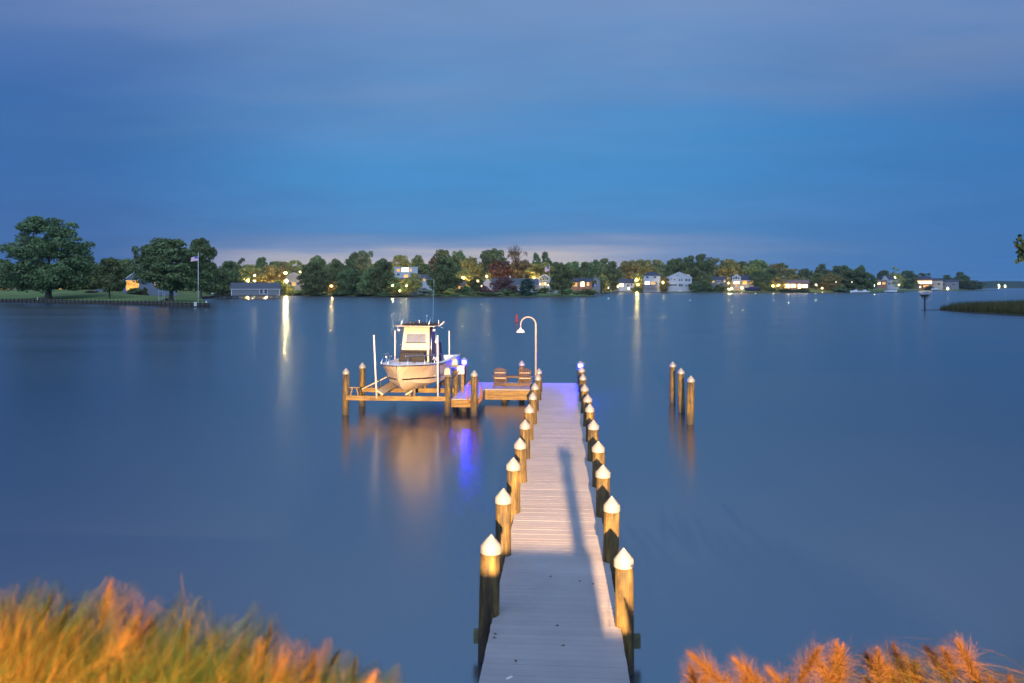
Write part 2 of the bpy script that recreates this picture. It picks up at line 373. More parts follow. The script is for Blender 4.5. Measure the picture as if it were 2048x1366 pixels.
# lilac-grey patches in the overcast
lil = mathn('MULTIPLY', mathn('MULTIPLY', smooth(cl.outputs['Fac'], 0.36, 0.62), 0.8), smooth(sep.outputs[2], 0.58, 0.40))
col = mixc(mathn('MULTIPLY', lil, smooth(sep.outputs[2], 0.14, 0.32)), col, (0.190, 0.270, 0.46))
fv = N(nt, 'ShaderNodeMapRange', i_1=0.25, i_2=0.75, i_3=1.02, i_4=1.15); nt.links.new(cf.outputs['Fac'], fv.inputs[0])
fs = N(nt, 'ShaderNodeVectorMath', operation='SCALE'); nt.links.new(col, fs.inputs[0]); nt.links.new(fv.outputs[0], fs.inputs['Scale']); col = fs.outputs[0]
back_boost = smooth(sep.outputs[1], 0.05, -0.75, 1.0, 10.5)  # sky behind the camera brightened and warmed, added to light camera-facing sides
wt_ = mixc(smooth(sep.outputs[1], 0.05, -0.6), (1.0, 1.0, 1.0), (1.6, 1.0, 0.66))
wv_ = N(nt, 'ShaderNodeVectorMath', operation='SCALE'); nt.links.new(wt_, wv_.inputs[0]); nt.links.new(back_boost, wv_.inputs['Scale'])
wm_ = N(nt, 'ShaderNodeVectorMath', operation='MULTIPLY'); nt.links.new(col, wm_.inputs[0]); nt.links.new(wv_.outputs[0], wm_.inputs[1]); col = wm_.outputs[0]
ns = N(nt, 'ShaderNodeTexSky'); ns.sky_type = 'NISHITA'; ns.sun_disc = False; ns.sun_elevation = math.radians(-3); ns.sun_rotation = math.radians(-25)
sc_ = N(nt, 'ShaderNodeVectorMath', operation='SCALE'); sc_.inputs['Scale'].default_value = 0.05; nt.links.new(ns.outputs[0], sc_.inputs[0])
ad = N(nt, 'ShaderNodeVectorMath', operation='ADD'); nt.links.new(col, ad.inputs[0]); nt.links.new(sc_.outputs[0], ad.inputs[1])
nt.links.new(ad.outputs[0], bg.inputs[0])

# the flood lamp on the house behind the bank
fl = bpy.data.lights.new('house_floodlight', 'SPOT'); fo = bpy.data.objects.new('house_floodlight', fl); COL.objects.link(fo)
fl.energy = 610000; fl.color = (1.0, 0.58, 0.25); fl.shadow_soft_size = 0.09; fl.spot_size = math.radians(52); fl.spot_blend = 1.0
fo.location = Q(1.3, -18, DK + 7.0)
fo.rotation_euler = (Q(-.6, 28, 0.65) - fo.location).to_track_quat('-Z', 'Y').to_euler()

# ------------------------------------------------------------------ water
def water_mat():
    m, nt, out = new_mat('long_exposure_water')
    b = N(nt, 'ShaderNodeBsdfPrincipled', i_IOR=4.9); b.inputs['Base Color'].default_value = (0.0004, 0.0070, 0.020, 1)
    tc = N(nt, 'ShaderNodeTexCoord'); mp = N(nt, 'ShaderNodeMapping'); mp.inputs['Scale'].default_value = (0.012, 0.050, 1); mp.inputs['Rotation'].default_value = (0, 0, 0.25)
    nt.links.new(tc.outputs['Object'], mp.inputs['Vector'])
    n1 = N(nt, 'ShaderNodeTexNoise', i_Scale=1.0, i_Detail=5.0, i_Roughness=0.55, i_Distortion=0.8); nt.links.new(mp.outputs[0], n1.inputs['Vector'])
    mr = N(nt, 'ShaderNodeMapRange', i_1=0.3, i_2=0.7, i_3=0.195, i_4=0.245); nt.links.new(n1.outputs['Fac'], mr.inputs[0]); nt.links.new(mr.outputs[0], b.inputs['Roughness'])
    mp2 = N(nt, 'ShaderNodeMapping'); mp2.inputs['Scale'].default_value = (0.10, 0.35, 1); nt.links.new(tc.outputs['Object'], mp2.inputs['Vector'])
    n2 = N(nt, 'ShaderNodeTexNoise', i_Scale=1.0, i_Detail=4.0, i_Roughness=0.6, i_Distortion=0.5); nt.links.new(mp2.outputs[0], n2.inputs['Vector'])
    bp = N(nt, 'ShaderNodeBump', i_Strength=0.10, i_Distance=0.05); nt.links.new(n2.outputs['Fac'], bp.inputs['Height']); nt.links.new(bp.outputs[0], b.inputs['Normal'])
    nt.links.new(b.outputs[0], out.inputs[0]); return m
M['water'] = water_mat()
mb = MB(); mb.add([(-4000, -60, 0), (4000, -60, 0), (4000, 6000, 0), (-4000, 6000, 0)], [(0, 1, 2, 3)])
tag(mb.build('water', 'water'), kind='structure')

# ------------------------------------------------------------------ land
def seg_dist(P, poly):
    P = np.asarray(P, float); d = np.full(len(P), 1e9)
    for i in range(len(poly)):
        a = np.array(poly[i]); b = np.array(poly[(i + 1) % len(poly)]); ab = b - a
        t = np.clip(((P - a) @ ab) / (ab @ ab + 1e-12), 0, 1); d = np.minimum(d, np.hypot(*(P - (a + t[:, None] * ab)).T))
    return d
def inside(P, poly):
    P = np.asarray(P, float); c = np.zeros(len(P), bool); n = len(poly)
    for i in range(n):
        x1, y1 = poly[i]; x2, y2 = poly[(i + 1) % n]
        if y1 == y2: continue
        c ^= ((y1 > P[:, 1]) != (y2 > P[:, 1])) & (P[:, 0] < (x2 - x1) * (P[:, 1] - y1) / (y2 - y1) + x1)
    return c
def sst(x): x = np.clip(x, 0, 1); return x * x * (3 - 2 * x)

SHORE = [(-700, 330), (-300, 290), (0, 268), (100, 255), (200, 240), (300, 222), (380, 208), (419, 202), (414, 226), (403, 290), (398, 327), (420, 372), (443, 430),
         (455, 445), (510, 462), (560, 470), (600, 470), (640, 446), (700, 425), (800, 408), (900, 402), (1000, 400), (1100, 401), (1186, 402), (1192, 412), (1180, 440), (1150, 520),
         (1165, 640), (1215, 745), (1240, 775), (1320, 752), (1400, 740), (1520, 720), (1640, 710), (1810, 735), (1815, 790), (1790, 900), (1782, 1060), (1860, 1150), (1985, 1180), (1992, 1260)]
poly = [(W(p, D), D) for p, D in SHORE] + [(W(1985, 1500), 1900), (-1900, 1900)]
NF = len(SHORE)
def land_h(P):
    P = np.atleast_2d(P); d = seg_dist(P, poly)
    px = P[:, 0] / P[:, 1] * F + 1024
    z0 = np.where(px < 450, 0.95, 0.45)
    far = sst((P[:, 1] - 900) / 200)
    return z0 + (2.75 - 0.6 * far) * sst(d / 52) + 0.004 * np.minimum(d, 300)
def gz(x, y): return float(land_h([(x, y)])[0])
pts = []
rs_ = np.random.RandomState(3)
for yy in np.arange(205, 1300, 14.0):
    for xx in np.arange(-700, 900, 14.0 + yy * 0.01): pts.append((xx + rs_.uniform(-3, 3), yy + rs_.uniform(-3, 3)))
pts = np.array(pts); pts = pts[inside(pts, poly)]; pts = pts[seg_dist(pts, poly) > 5]
# close rows just inland so the shore profile is round
dense = []
for i in range(NF - 1):
    a = np.array(poly[i]); b = np.array(poly[i + 1]); L = np.hypot(*(b - a)); k = max(1, int(L / 9))
    for j in range(k): dense.append(tuple(a + (b - a) * j / k))
dense.append(poly[NF - 1]); rnd = random.Random(5)
outline = []
for i, p in enumerate(dense):
    wob = 0 if p[1] < 330 else 1.2
    outline.append((p[0] + rnd.uniform(-wob, wob), p[1] + rnd.uniform(-wob, wob)))
outl = outline + poly[NF:]
cand = np.concatenate([pts])
allp = [Vector(p) for p in outl] + [Vector((p[0], p[1])) for p in cand]
res = delaunay_2d_cdt(allp, [], [list(range(len(outl)))], 1, 1e-4)
vv = np.array([(p.x, p.y) for p in res[0]]); hh = land_h(vv)
mb = MB(); mb.v = [(vv[i, 0], vv[i, 1], hh[i]) for i in range(len(vv))]; mb.f = [tuple(f) for f in res[2]]; mb.m = [0] * len(mb.f)
for i in range(len(outline) - 1):
    a, b = outline[i], outline[i + 1]; za = gz(*a); zb = gz(*b)
    mb.add([(a[0], a[1], za), (b[0], b[1], zb), (b[0], b[1] - .7, -1), (a[0], a[1] - .7, -1)], [(0, 1, 2, 3)], 1)
land = mb.build('land', ['lawn', 'mud'], smooth=True); tag(land, kind='structure')

# distant wooded hills across the wide water
mb = MB(); rnd = random.Random(8); K = 90
rows = [(0, 0), (60, .55), (160, .9), (400, 1.0), (900, .7)]
for dy_, f in rows:
    for i in range(K):
        px = 1700 + i * 14; D = 3300 + dy_
        h = 42 + 8 * math.sin(i * .21) + 4 * math.sin(i * .6 + 1) + rnd.uniform(-1.8, 1.8) - (0.25 * max(0, 30 - i))
        mb.v.append((W(px, D), D, -1 + h * f))
for r in range(len(rows) - 1):
    for i in range(K - 1): mb.f.append((r * K + i, r * K + i + 1, (r + 1) * K + i + 1, (r + 1) * K + i)); mb.m.append(0)
tag(mb.build('hills', 'hill', smooth=True), kind='structure')

# near bank under the photographer
def bank_h(t, s):
    left = float(np.interp(s, [-1.5, 3, 4.6, 9.5, 13], [3.4, 2.9, 2.2, 0, -1.5])); right = float(np.interp(s, [-3, -1.5, 5, 9, 13], [3.4, 2.9, 1.6, 0, -1.5]))
    if s < -3: return 3.4
    lane = max(-1.5, min(right, 2.6 - .45 * (s + 1.5)))
    if t < 0: k = float(sst((-t - 1.15) / 0.7)); return lane * (1 - k) + left * k
    k = float(sst((t - 1.15) / 0.7)); return lane * (1 - k) + right * k
mb = MB(); ts = [-60, -30, -15, -8, -5, -3.5, -2.5, -1.9, -1.6, -1.3, -1.0, 0, 1.0, 1.3, 1.6, 1.9, 2.5, 3.5, 5, 8, 15, 30, 60]; ss = [-30, -15, -6, -3, -1.6, -1, 0, 1, 2, 3, 4, 5, 6, 7, 8, 9, 10, 11, 12, 13]
for s in ss:
    for t in ts: mb.v.append(tuple(Q(t, s, bank_h(t, s))))
for i in range(len(ss) - 1):
    for j in range(len(ts) - 1):
        a = i * len(ts) + j; mb.f.append((a, a + 1, a + 1 + len(ts), a + len(ts))); mb.m.append(0)
tag(mb.build('ground', 'mud', smooth=True), kind='structure')

# ------------------------------------------------------------------ dock
rnd = random.Random(11)
dock = empty('dock', (0, 0, 0), -TH)
tag(dock, 'long pale grey dock on capped timber pilings with a sitting platform at its end', 'dock')
TL, TR = -1.01, 0.82
def boards(name, t0, t1, s0, s1, along='t', wbd=0.140, gap=0.0045, z=DK, screws=True):
    mb = MB()
    if along == 't':
        s = s0
        while s < s1 - .01:
            e = min(s + wbd, s1)
            mb.box(((t0 + t1) / 2 + rnd.uniform(-.004, .004), (s + e) / 2, z - .0125 + rnd.uniform(-.0008, .0008)), (t1 - t0, e - s - gap, .025))
            s += wbd
    o = mb.build(name, 'deck', dock)
    return o
boards('deck_boards', TL, TR, 7.0, 37.6)
boards('platform_boards', -4.72, -3.62, 31.9, 37.6)
boards('platform_boards', -3.614, TL - .006, 35.0, 37.6)
for t in (TL + .05, -.1, TR - .05):
    mb = MB(); mb.box((t, 22.3, DK - .16), (.05, 30.5, .26)); mb.build('stringer', 'green_lumber', dock, bevel=.004)
# pile templates
def pile_mesh(seed, r=0.138, h=3.2):
    rr = random.Random(seed); mb = MB(); n = 18; K = 9; vs = []; ph = [rr.uniform(0, 6.28) for _ in range(3)]
    prof = []
    for i in range(K + 1):
        z = -h * i / K; prof.append((r * (1 + .018 * i), z))
    mb.lathe(list(reversed(prof)), (0, 0, 0), n, 0)
    out = []
    for (x, y, z) in mb.v:
        q = math.atan2(y, x); k = 1 + .02 * math.sin(2 * q + ph[0]) + .012 * math.sin(5 * q + ph[1] + z) ; bx = .012 * math.sin(z * 1.1 + ph[2])
        out.append((x * k + bx, y * k, z))
    mb.v = out
    me = mb.build('pile', 'pile', smooth=True); m = me.data; bpy.data.objects.remove(me); return m
PM = [pile_mesh(i) for i in range(5)]
mb = MB(); r = .152
mb.lathe([(r * .985, -.002), (r, .0), (r, .085), (r * .97, .10), (.012, .255), (.003, .26)], (0, 0, 0), 24)
_o = mb.build('cap', 'cap'); CAPM = _o.data; bpy.data.objects.remove(_o)
for p in CAPM.polygons: p.use_smooth = abs(p.normal.z) < .95
CAPM.set_sharp_from_angle(angle=math.radians(25))
def pile(parent, t, s, ztip, capped=True, i=[0], sc=1.0, tilt=True):
    i[0] += 1
    o = link('pile', PM[i[0] % 5], parent, (t, s, ztip - .245 * sc), (rnd.uniform(-.018, .018), rnd.uniform(-.018, .018), rnd.uniform(0, 6.28)) if tilt else (0, 0, 0), (sc, sc, 1))
    if capped: link('cap', CAPM, o, (0, 0, -.012))
    return o
LP = [(-1.04, s) for s in (10.97, 13.46, 15.96, 18.47, 21.0, 23.6, 26.3, 29.0, 31.9, 34.3)]
RP = [(.87, s) for s in (10.73, 13.23, 15.82, 18.17, 20.85, 23.4, 26.0, 28.7, 31.6, 34.5)]
for t, s in LP + RP: pile(dock, t + rnd.uniform(-.02, .02), s, DK + 1.13 + rnd.uniform(-.055, .055), sc=rnd.uniform(.93, 1.07))
pile(dock, -2.03, 37.65, 1.76); pile(dock, -3.72, 31.62, 1.93)
pile(dock, .90, 37.3, 1.60, False); pile(dock, -4.93, 37.5, 1.72, False)
for (t, s) in ((-2.75, 35.5), (-1.45, 35.5), (-4.3, 32.6), (-4.3, 36.8), (-2.75, 37.2)): pile(dock, t, s, DK - .12, False)
for (tl, sl), (tr, sr) in zip(LP, RP):
    for z in (DK - .17, ):
        mb = MB(); s = (sl + sr) / 2; mb.box((-.085, s + .20, z - .2), (2.45, .07, .20)); mb.build('cross_beam', 'green_lumber', dock, bevel=.005)
mb = MB(); mb.box((-.085, 8.9, DK - .37), (2.3, .07, .20)); mb.build('cross_beam', 'green_lumber', dock)
def fascia(p0, p1, z0, z1):
    mb = MB(); mb.beam((p0[0], p0[1], (z0 + z1) / 2), (p1[0], p1[1], (z0 + z1) / 2), .045, z1 - z0)
    c = Vector(((p0[0] + p1[0]) / 2, (p0[1] + p1[1]) / 2, (z0 + z1) / 2))
    mb.v = [tuple(Vector(p) - c) for p in mb.v]
    o = mb.build('fascia_board', 'lumber', dock, bevel=.006); o.location = c
fascia((-3.60, 34.965), (-1.18, 34.965), DK - .255, DK - .028); fascia((-3.60, 34.975), (-1.18, 34.975), DK - .475, DK - .262)
fascia((-4.76, 31.87), (-3.62, 31.87), DK - .185, DK - .028); fascia((-4.74, 31.885), (-3.62, 31.885), DK - .345, DK - .192)
mb = MB(); mb.box((-4.70, 34.75, DK - .20), (.05, 5.6, .3)); mb.box((-3.63, 33.4, DK - .20), (.045, 2.9, .3)); mb.build('joist', 'green_lumber', dock)
# stair head on the bank behind the camera (its edge and post shade the near boards)
mb = MB(); mb.box((-.30, -2.5, 4.62 - .61 - .06), (2.38, 2.0, .12)); mb.box((-.30, -1.53, 3.6), (2.38, .05, .7)); mb.box((1.58, -1.6, 3.22), (1.4, .08, .78)); mb.build('landing', 'green_lumber', dock)
mb = MB(); mb.box((.79, -1.5, 4.25), (.125, .125, 1.0)); mb.box((.79, -1.5, 4.72), (.165, .165, .12)); mb.box((.74, -1.5, 4.78), (.06, .06, .05)); mb.box((.76, -1.5, 4.50), (.10, .10, .06)); mb.build('newel_post', 'green_lumber', dock)
mb = MB()
for k in range(18):
    s = -1.3 + k * .46; mb.box((-.1, s, max(DK - .1, 3.45 - .5 * (s + 1.5) - .05)), (1.8, .30, .05))
mb.build('stair', 'green_lumber', dock)

# things lying on the boards
rnd = random.Random(4)
for k, (px, y) in enumerate(((1101, 1154), (1114, 1252), (1160, 1163), (1186, 1169), (1126, 1292), (991, 1269), (989, 1276), (1032, 1323))):
    Y = (CH - DK) * F / (y - HZ); mb = MB()
    L = .034; q = rnd.uniform(0, 6.28); vs = []
    for a, r_ in ((0, 1), (.6, .55), (1.57, .42), (2.5, .55), (3.14, .9), (3.8, .5), (4.7, .45), (5.7, .6)):
        vs.append((L * r_ * math.cos(a + q), L * r_ * math.sin(a + q), .003 + .012 * abs(math.cos(a))))
    mb.add(vs, [tuple(range(8))]); o = mb.build('fallen_leaf', 'deadleaf'); o.location = (W(px, Y), Y, DK)
    tag(o, 'small dark fallen leaf lying on the shaded near boards of the dock', 'leaf', 'fallen leaves on the dock')
Y = (CH - DK) * F / (1356 - HZ); mb = MB(); mb.lathe([(.05, 0), (.045, .008), (.02, .014), (.004, .015)], n=14)
mb.v = [(x * 1.0, y * .6 + .02 * math.sin(x * 40), z) for x, y, z in mb.v]; o = mb.build('oyster_shell', 'shell', smooth=True); o.location = (W(1019, Y), Y, DK + .002)
tag(o, 'pale oyster shell lying on the nearest dock boards', 'shell')

# ------------------------------------------------------------------ mooring piles
for (t, s, lab) in ((5.20, 35.8, 'capped mooring piling standing alone in open water, farthest of the row of three'), (5.15, 33.0, 'capped mooring piling standing in open water between two others'), (5.10, 30.2, 'capped mooring piling standing in open water, nearest and tallest looking of the row of three')):
    e = empty('mooring_piling', Q(t, s, 0), -TH); pile(e, 0, 0, 1.94); tag(e, lab, 'piling', 'mooring pilings in open water')

# ------------------------------------------------------------------ piling lamps (blue)
def piling_lamp(t, s, z, lab):
    e = empty('piling_lamp', Q(t, s, z), -TH); tag(e, lab, 'lamp', 'blue lamps on dock pilings')
    mb = MB(); mb.lathe([(.12, 0), (.12, .02), (.09, .04), (.07, .06), (.06, .08)], n=20); mb.build('base', 'cap', e, smooth=True)
    mb = MB(); mb.lathe([(.070, .08), (.125, .12), (.125, .25), (.075, .28)], n=16); mb.build('lens', 'lamp_b', e, smooth=True)
    mb = MB(); mb.lathe([(.07, .281), (.17, .283), (.17, .305), (.11, .35), (.045, .39), (.03, .42), (.004, .43)], n=20); mb.build('hood', 'cap', e, smooth=True)
    for k in range(4):
        mb = MB(); a = k * math.pi / 2 + .78; mb.tube([(.135 * math.cos(a), .135 * math.sin(a), .02), (.14 * math.cos(a), .14 * math.sin(a), .285)], .007, 6)
        mb.build('cage_bar', 'cap', e)
piling_lamp(.90, 37.3, 1.365, 'glowing blue lamp on the last piling at the tip of the long walkway')
piling_lamp(-4.93, 37.5, 1.485, 'glowing blue lamp on the piling behind the boat lift motors')

# ------------------------------------------------------------------ gooseneck lamp
e = empty('gooseneck_lamp', Q(-1.16, 33.0, DK), -TH); tag(e, 'tall pale gooseneck pole lamp with a bell shade beside the chairs', 'street lamp')
ht = 4.13 - DK; R = .335; pts_ = [(0, 0, -.3), (0, 0, ht - R)]
for k in range(1, 13):
    a = math.pi * k / 12; pts_.append((-R + R * math.cos(a), 0, ht - R + R * math.sin(a)))
pts_.append((-2 * R, 0, ht - R - .16))
mb = MB(); mb.tube(pts_, [.045] * 2 + [.034] * 13, 12); mb.build('pole', 'alu', e, smooth=True)
mb = MB(); mb.lathe([(.19, -.345), (.205, -.335), (.13, -.235), (.055, -.20), (.045, -.14), (.03, -.13)], (-2 * R, 0, ht - R), 24); mb.build('shade', 'white', e, smooth=True)
mb = MB(); mb.ball((-2 * R, 0, ht - R - .30), .04); mb.build('bulb', 'pvc', e, smooth=True)

# ------------------------------------------------------------------ adirondack settee (two chairs joined by a table)
e = empty('adirondack_settee', Q(-2.36, 35.62, DK + .001), -TH); tag(e, 'two brown slatted adirondack chairs joined by a small table, facing the open water', 'garden seat')
for cx in (-.59, .59):
    mb = MB()
    for k in range(7):
        u = (k - 3) / 3.0; xb = cx + u * .20; xt = cx + u * .285; top = .95 - .055 * abs(u) ** 2.2
        mb.beam((xb, .10, .20), (xt, -.10 + .03 * u * u, top), .02, .073 if False else .02)
        # slat as a wide thin board
    mb2 = MB()
    for k in range(7):
        u = (k - 3) / 3.0; xb = cx + u * .155; xt = cx + u * .285; top = .96 - .09 * abs(u) ** 2.0; wb, wt = .038, .062
        yb, yt = .12, -.12
        vs = []
        for (x, y, z, w_) in ((xb, yb, .18, wb), (xt, yt, top, wt)):
            for (i, j) in ((-1, -1), (1, -1), (1, 1), (-1, 1)): vs.append((x + i * w_ / 2, y + j * .011, z))
        mb2.add(vs, [(3, 2, 1, 0), (4, 5, 6, 7), (0, 1, 5, 4), (1, 2, 6, 5), (2, 3, 7, 6), (3, 0, 4, 7)])
    bk = mb2.build('backrest', 'teak', e)
    mb = MB(); mb.beam((cx - .28, -.065, .72), (cx + .28, -.065, .72), .025, .035); mb.beam((cx - .26, -.01, .46), (cx + .26, -.01, .46), .03, .045); mb.build('back_batten', 'carpet', bk)
    mb = MB()
    for k in range(6): mb.box((cx, .16 + k * .085, .30 + .018 * k), (.54, .075, .022))
    mb.build('seat', 'teak', e)
    for sx in (-1, 1):
        mb = MB(); mb.box((cx + sx * .345, .28, .555), (.12, .66, .022)); mb.build('armrest', 'teak', e)
        mb = MB(); mb.box((cx + sx * .29, .56, .27), (.04, .09, .545)); mb.build('leg', 'teak', e)
        mb = MB(); mb.beam((cx + sx * .29, -.22, .05), (cx + sx * .29, .56, .36), .03, .12); mb.beam((cx + sx * .29, -.2, 0), (cx + sx * .29, -.2, .16), .045, .06); mb.box((cx + sx * .29, -.02, .35), (.035, .05, .40)); mb.build('leg', 'teak', e)
mb = MB()
for k in range(5): mb.box((0, .08 + k * .1, .535), (.50, .085, .02))
mb.box((0, .03, .50), (.50, .03, .05)); mb.build('table_top', 'teak', e)
mb = MB(); mb.box((0, -.255, .19), (1.76, .03, .13)); mb.build('rear_board', 'teak', e, bevel=.004)

# ------------------------------------------------------------------ boat lift
lift = empty('boat_lift', Q(-7.03, 33.0, 0), -TH); tag(lift, 'timber boat lift cradle on capped pilings holding the white boat', 'boat lift')
pile(lift, -2.19, -1.5, 1.99); pile(lift, -2.14, .95, 1.98)
pf = pile(lift, 2.19, -1.5, 1.66 + .25, False); pr = pile(lift, 2.17, .98, 1.66 + .25, False)
def beam_part(name, p0, p1, w_, h_, mat, par=lift):
    c = (Vector(p0) + Vector(p1)) / 2; mb = MB(); mb.beam(Vector(p0) - c, Vector(p1) - c, w_, h_); o = mb.build(name, mat, par, bevel=.008); o.location = c; return o
for y, z in ((-1.62, .735), (.85, .74)):
    beam_part('lift_beam', (-2.15, y, z), (2.12, y, z), .12, .20, 'lumber')
beam_part('lift_beam', (-1.31, .92, .74), (-1.31, 4.2, .74), .12, .18, 'lumber'); beam_part('lift_beam', (1.19, .92, .74), (1.19, 5.7, .74), .12, .18, 'lumber')
for x, y, zt in ((-.80, -1.74, 3.38), (1.79, -1.62, 3.38), (-1.31, 4.0, 3.24), (1.19, 5.6, 3.14)):
    dx = -.12 if y == -1.74 else rnd.uniform(-.02, .02)
    mb = MB(); mb.tube([(x, y, .74), (x + dx, y, zt)], .038, 12); mb.lathe([(.04, zt - .01), (.04, zt + .03), (.01, zt + .04)], (x + dx, y, 0), 12); mb.build('guide_post', 'pvc', lift, smooth=True)
for sx in (-1, 1):
    c = Vector((sx * .62, -.3, 1.02)); mb = MB(); R_ = Matrix.Rotation(sx * -.55, 3, 'Y'); mb.box((0, 0, 0), (.34, 3.3, .06), R_); o = mb.build('bunk', 'carpet', lift); o.location = c
    for y in (-1.62, .85):
        mb = MB(); mb.box((sx * .60, y + .02 * sx, .92), (.10, .16, .20)); mb.box((sx * .80, y, 1.0), (.08, .14, .34)); mb.build('bunk_bracket', 'lumber', lift)
mb = MB(); R_ = Matrix.Rotation(-.46, 3, 'Y'); mb.box((-1.5, .85, 1.08), (1.25, .42, .05), R_); mb.build('walk_board', 'carpet', lift)
mb = MB()
for x, z in ((-1.25, 1.12), (-1.68, .98)): mb.beam((x, .80, .83), (x, .80, z + .04), .04, .04)
mb.beam((-1.6, .80, 1.0), (-1.25, .8, .84), .03, .03); mb.build('strut', 'dark', lift)
mb = MB()
for x0, x1 in ((-1.95, -1.88), (-1.62, -1.70)): mb.beam((x0, -1.62, .84), (x1, -1.6, 1.16), .05, .05)
mb.beam((-2.0, -1.6, 1.17), (-1.56, -1.6, 1.17), .05, .04); mb.build('trestle', 'lumber', lift)
for par, y in ((pf, -1.5), (pr, .98)):
    pass
def motor(x, y, z, flip=1):
    mb = MB(); mb.box((x, y, z + .14), (.30, .30, .28), taper=.82); mb.box((x, y - .02, z + .30), (.20, .22, .06), taper=.7); o = mb.build('motor_cover', 'cap', lift, bevel=.03)
    mb = MB(); mb.box((x + .02, y, z - .03), (.34, .30, .05)); mb.tube([(x + .02, y - .1, z - .08), (x + .02, y + .25, z - .08)], .04, 10); mb.build('motor_mount', 'dark', lift)
motor(2.19, -1.5, 1.73); motor(2.15, .98, 1.88)
mb = MB(); mb.box((2.42, .92, 1.68), (.34, .18, .40)); mb.build('control_box', 'box', lift, bevel=.03)
mb = MB(); mb.beam((2.50, .95, .6), (2.50, .95, 1.5), .14, .06); mb.build('control_post', 'lumber', lift)
mb = MB(); mb.tube([(2.32, -1.55, 1.55), (2.34, .9, 1.62)], .03, 8); mb.build('drive_shaft', 'dark', lift)
for x in (2.13, -2.10): mb = MB(); mb.tube([(x, -1.64, .84), (x, -1.64, 1.66)], .012, 6); mb.build('cable', 'dark', lift)

# orange hose coil on the piling in front of the platform
e = empty('hose_coil', Q(-3.72, 31.62, 0), -TH); tag(e, 'loops of orange hose hung around a capped piling at the platform corner', 'hose')
mb = MB()
for j in range(4):
    a0 = .27 + .02 * j; pts_ = []
    for k in range(41):
        a = 2 * math.pi * k / 40; pts_.append((a0 * math.cos(a) * (1 + .03 * math.sin(3 * a + j)), .12 + .16 * math.cos(a * 1) * .3 + .06 * j - .20 * math.sin(a) * .1, 1.02 + (.56 - .02 * j) * math.sin(a) - .03 * j))
    mb.tube(pts_, .014, 8)
mb.v = [(x, y - .25 if abs(x) > .16 else y + .06, z) for x, y, z in mb.v]
mb.build('coil', 'hose', e, smooth=True)
mb = MB(); mb.box((0, -.19, 1.50), (.06, .10, .04)); mb.build('hook', 'dark', e)

# ------------------------------------------------------------------ centre console boat
boat = empty('motor_boat', Q(-6.80, 30.45, .80), -TH - .038); boat.scale = (1.06, 1.06, 1.0); tag(boat, 'white centre console fishing boat with a cream hardtop enclosure sitting on the lift', 'boat')
ST_ = [  # y, sheer half width, sheer z, chine half width, chine z, keel z
    (0.00, .03, 1.40, .012, 1.30, 1.20), (.12, .20, 1.395, .03, 1.10, .98), (.35, .45, 1.38, .10, .88, .70), (.75, .74, 1.355, .27, .70, .40), (1.3, .99, 1.32, .52, .55, .17),
    (2.0, 1.16, 1.28, .80, .44, .05), (3.0, 1.25, 1.23, .98, .37, .01), (4.5, 1.27, 1.19, 1.06, .32, 0), (6.0, 1.25, 1.17, 1.08, .29, 0), (7.4, 1.20, 1.16, 1.06, .27, 0)]
def section(st):
    y, w_, sz, cw, cz, kz = st; P = [(0, kz), (cw * .55, kz + (cz - kz) * .50), (cw, cz)]
    fl_ = .30 if y < 1.6 else .12      # bow flare: hollow topside
    for u in (.14, .20, .4, .6, .8, 1.0):
        x = cw + (w_ - cw) * (u ** (1 + fl_ * 2.2)); P.append((x, cz + (sz - cz) * u))
    return y, P
secs = [section(s) for s in ST_]
# denser stations
dens = []
for i in range(len(ST_) - 1):
    for j in range(4):
        u = j / 4; a = ST_[max(0, i - 1)]; b = ST_[i]; c = ST_[i + 1]; d = ST_[min(len(ST_) - 1, i + 2)]
        q = []
        for k in range(6):
            m0 = (c[k] - a[k]) / 2 if i > 0 else c[k] - b[k]; m1 = (d[k] - b[k]) / 2
            q.append((2 * u**3 - 3 * u * u + 1) * b[k] + (u**3 - 2 * u * u + u) * m0 + (-2 * u**3 + 3 * u * u) * c[k] + (u**3 - u * u) * m1 if k else b[0] + (c[0] - b[0]) * u)
        dens.append(tuple(q))
dens.append(ST_[-1]); secs = [section(s) for s in dens]
mb = MB(); n = len(secs[0][1])
for sx in (-1, 1):
    base = len(mb.v)
    for y, P in secs:
        for (x, z) in P: mb.v.append((sx * x, y, z))
    for i in range(len(secs) - 1):
        for k in range(n - 1):
            a = base + i * n + k; f = (a, a + n, a + n + 1, a + 1)
            mb.f.append(f if sx > 0 else tuple(reversed(f))); mb.m.append(0)
L = len(secs) - 1; tr = [(x, secs[L][0], z) for x, z in secs[L][1]]; trm = [(-x, y, z) for x, y, z in reversed(tr[1:])]
mb.add(trm + tr, [tuple(range(len(tr) + len(trm)))])
hull = mb.build('hull', ['gel', 'black'], boat, smooth=True); hull.data.set_sharp_from_angle(angle=math.radians(28))
for sx in (-1, 1):
    mb = MB(); rows_ = []
    for y, P in secs:
        zc_ = max(.62, .82 - .075 * y) ; pr = []
        for zq in (zc_ - .03, zc_ + .03):
            x_ = None
            for (x0, z0), (x1, z1) in zip(P[:-1], P[1:]):
                if z0 <= zq <= z1 and z1 > z0: x_ = x0 + (x1 - x0) * (zq - z0) / (z1 - z0)
            pr.append((x_, zq))
        if pr[0][0] is not None and pr[1][0] is not None and pr[0][0] > .05: rows_.append((y, pr))
    for y, pr in rows_: mb.v += [(sx * (pr[0][0] + .008), y, pr[0][1]), (sx * (pr[1][0] + .008), y, pr[1][1])]
    for i in range(len(rows_) - 1): f = (2 * i, 2 * i + 2, 2 * i + 3, 2 * i + 1); mb.f.append(f if sx > 0 else f[::-1]); mb.m.append(0)
    mb.build('stripe', 'black', hull, smooth=True)
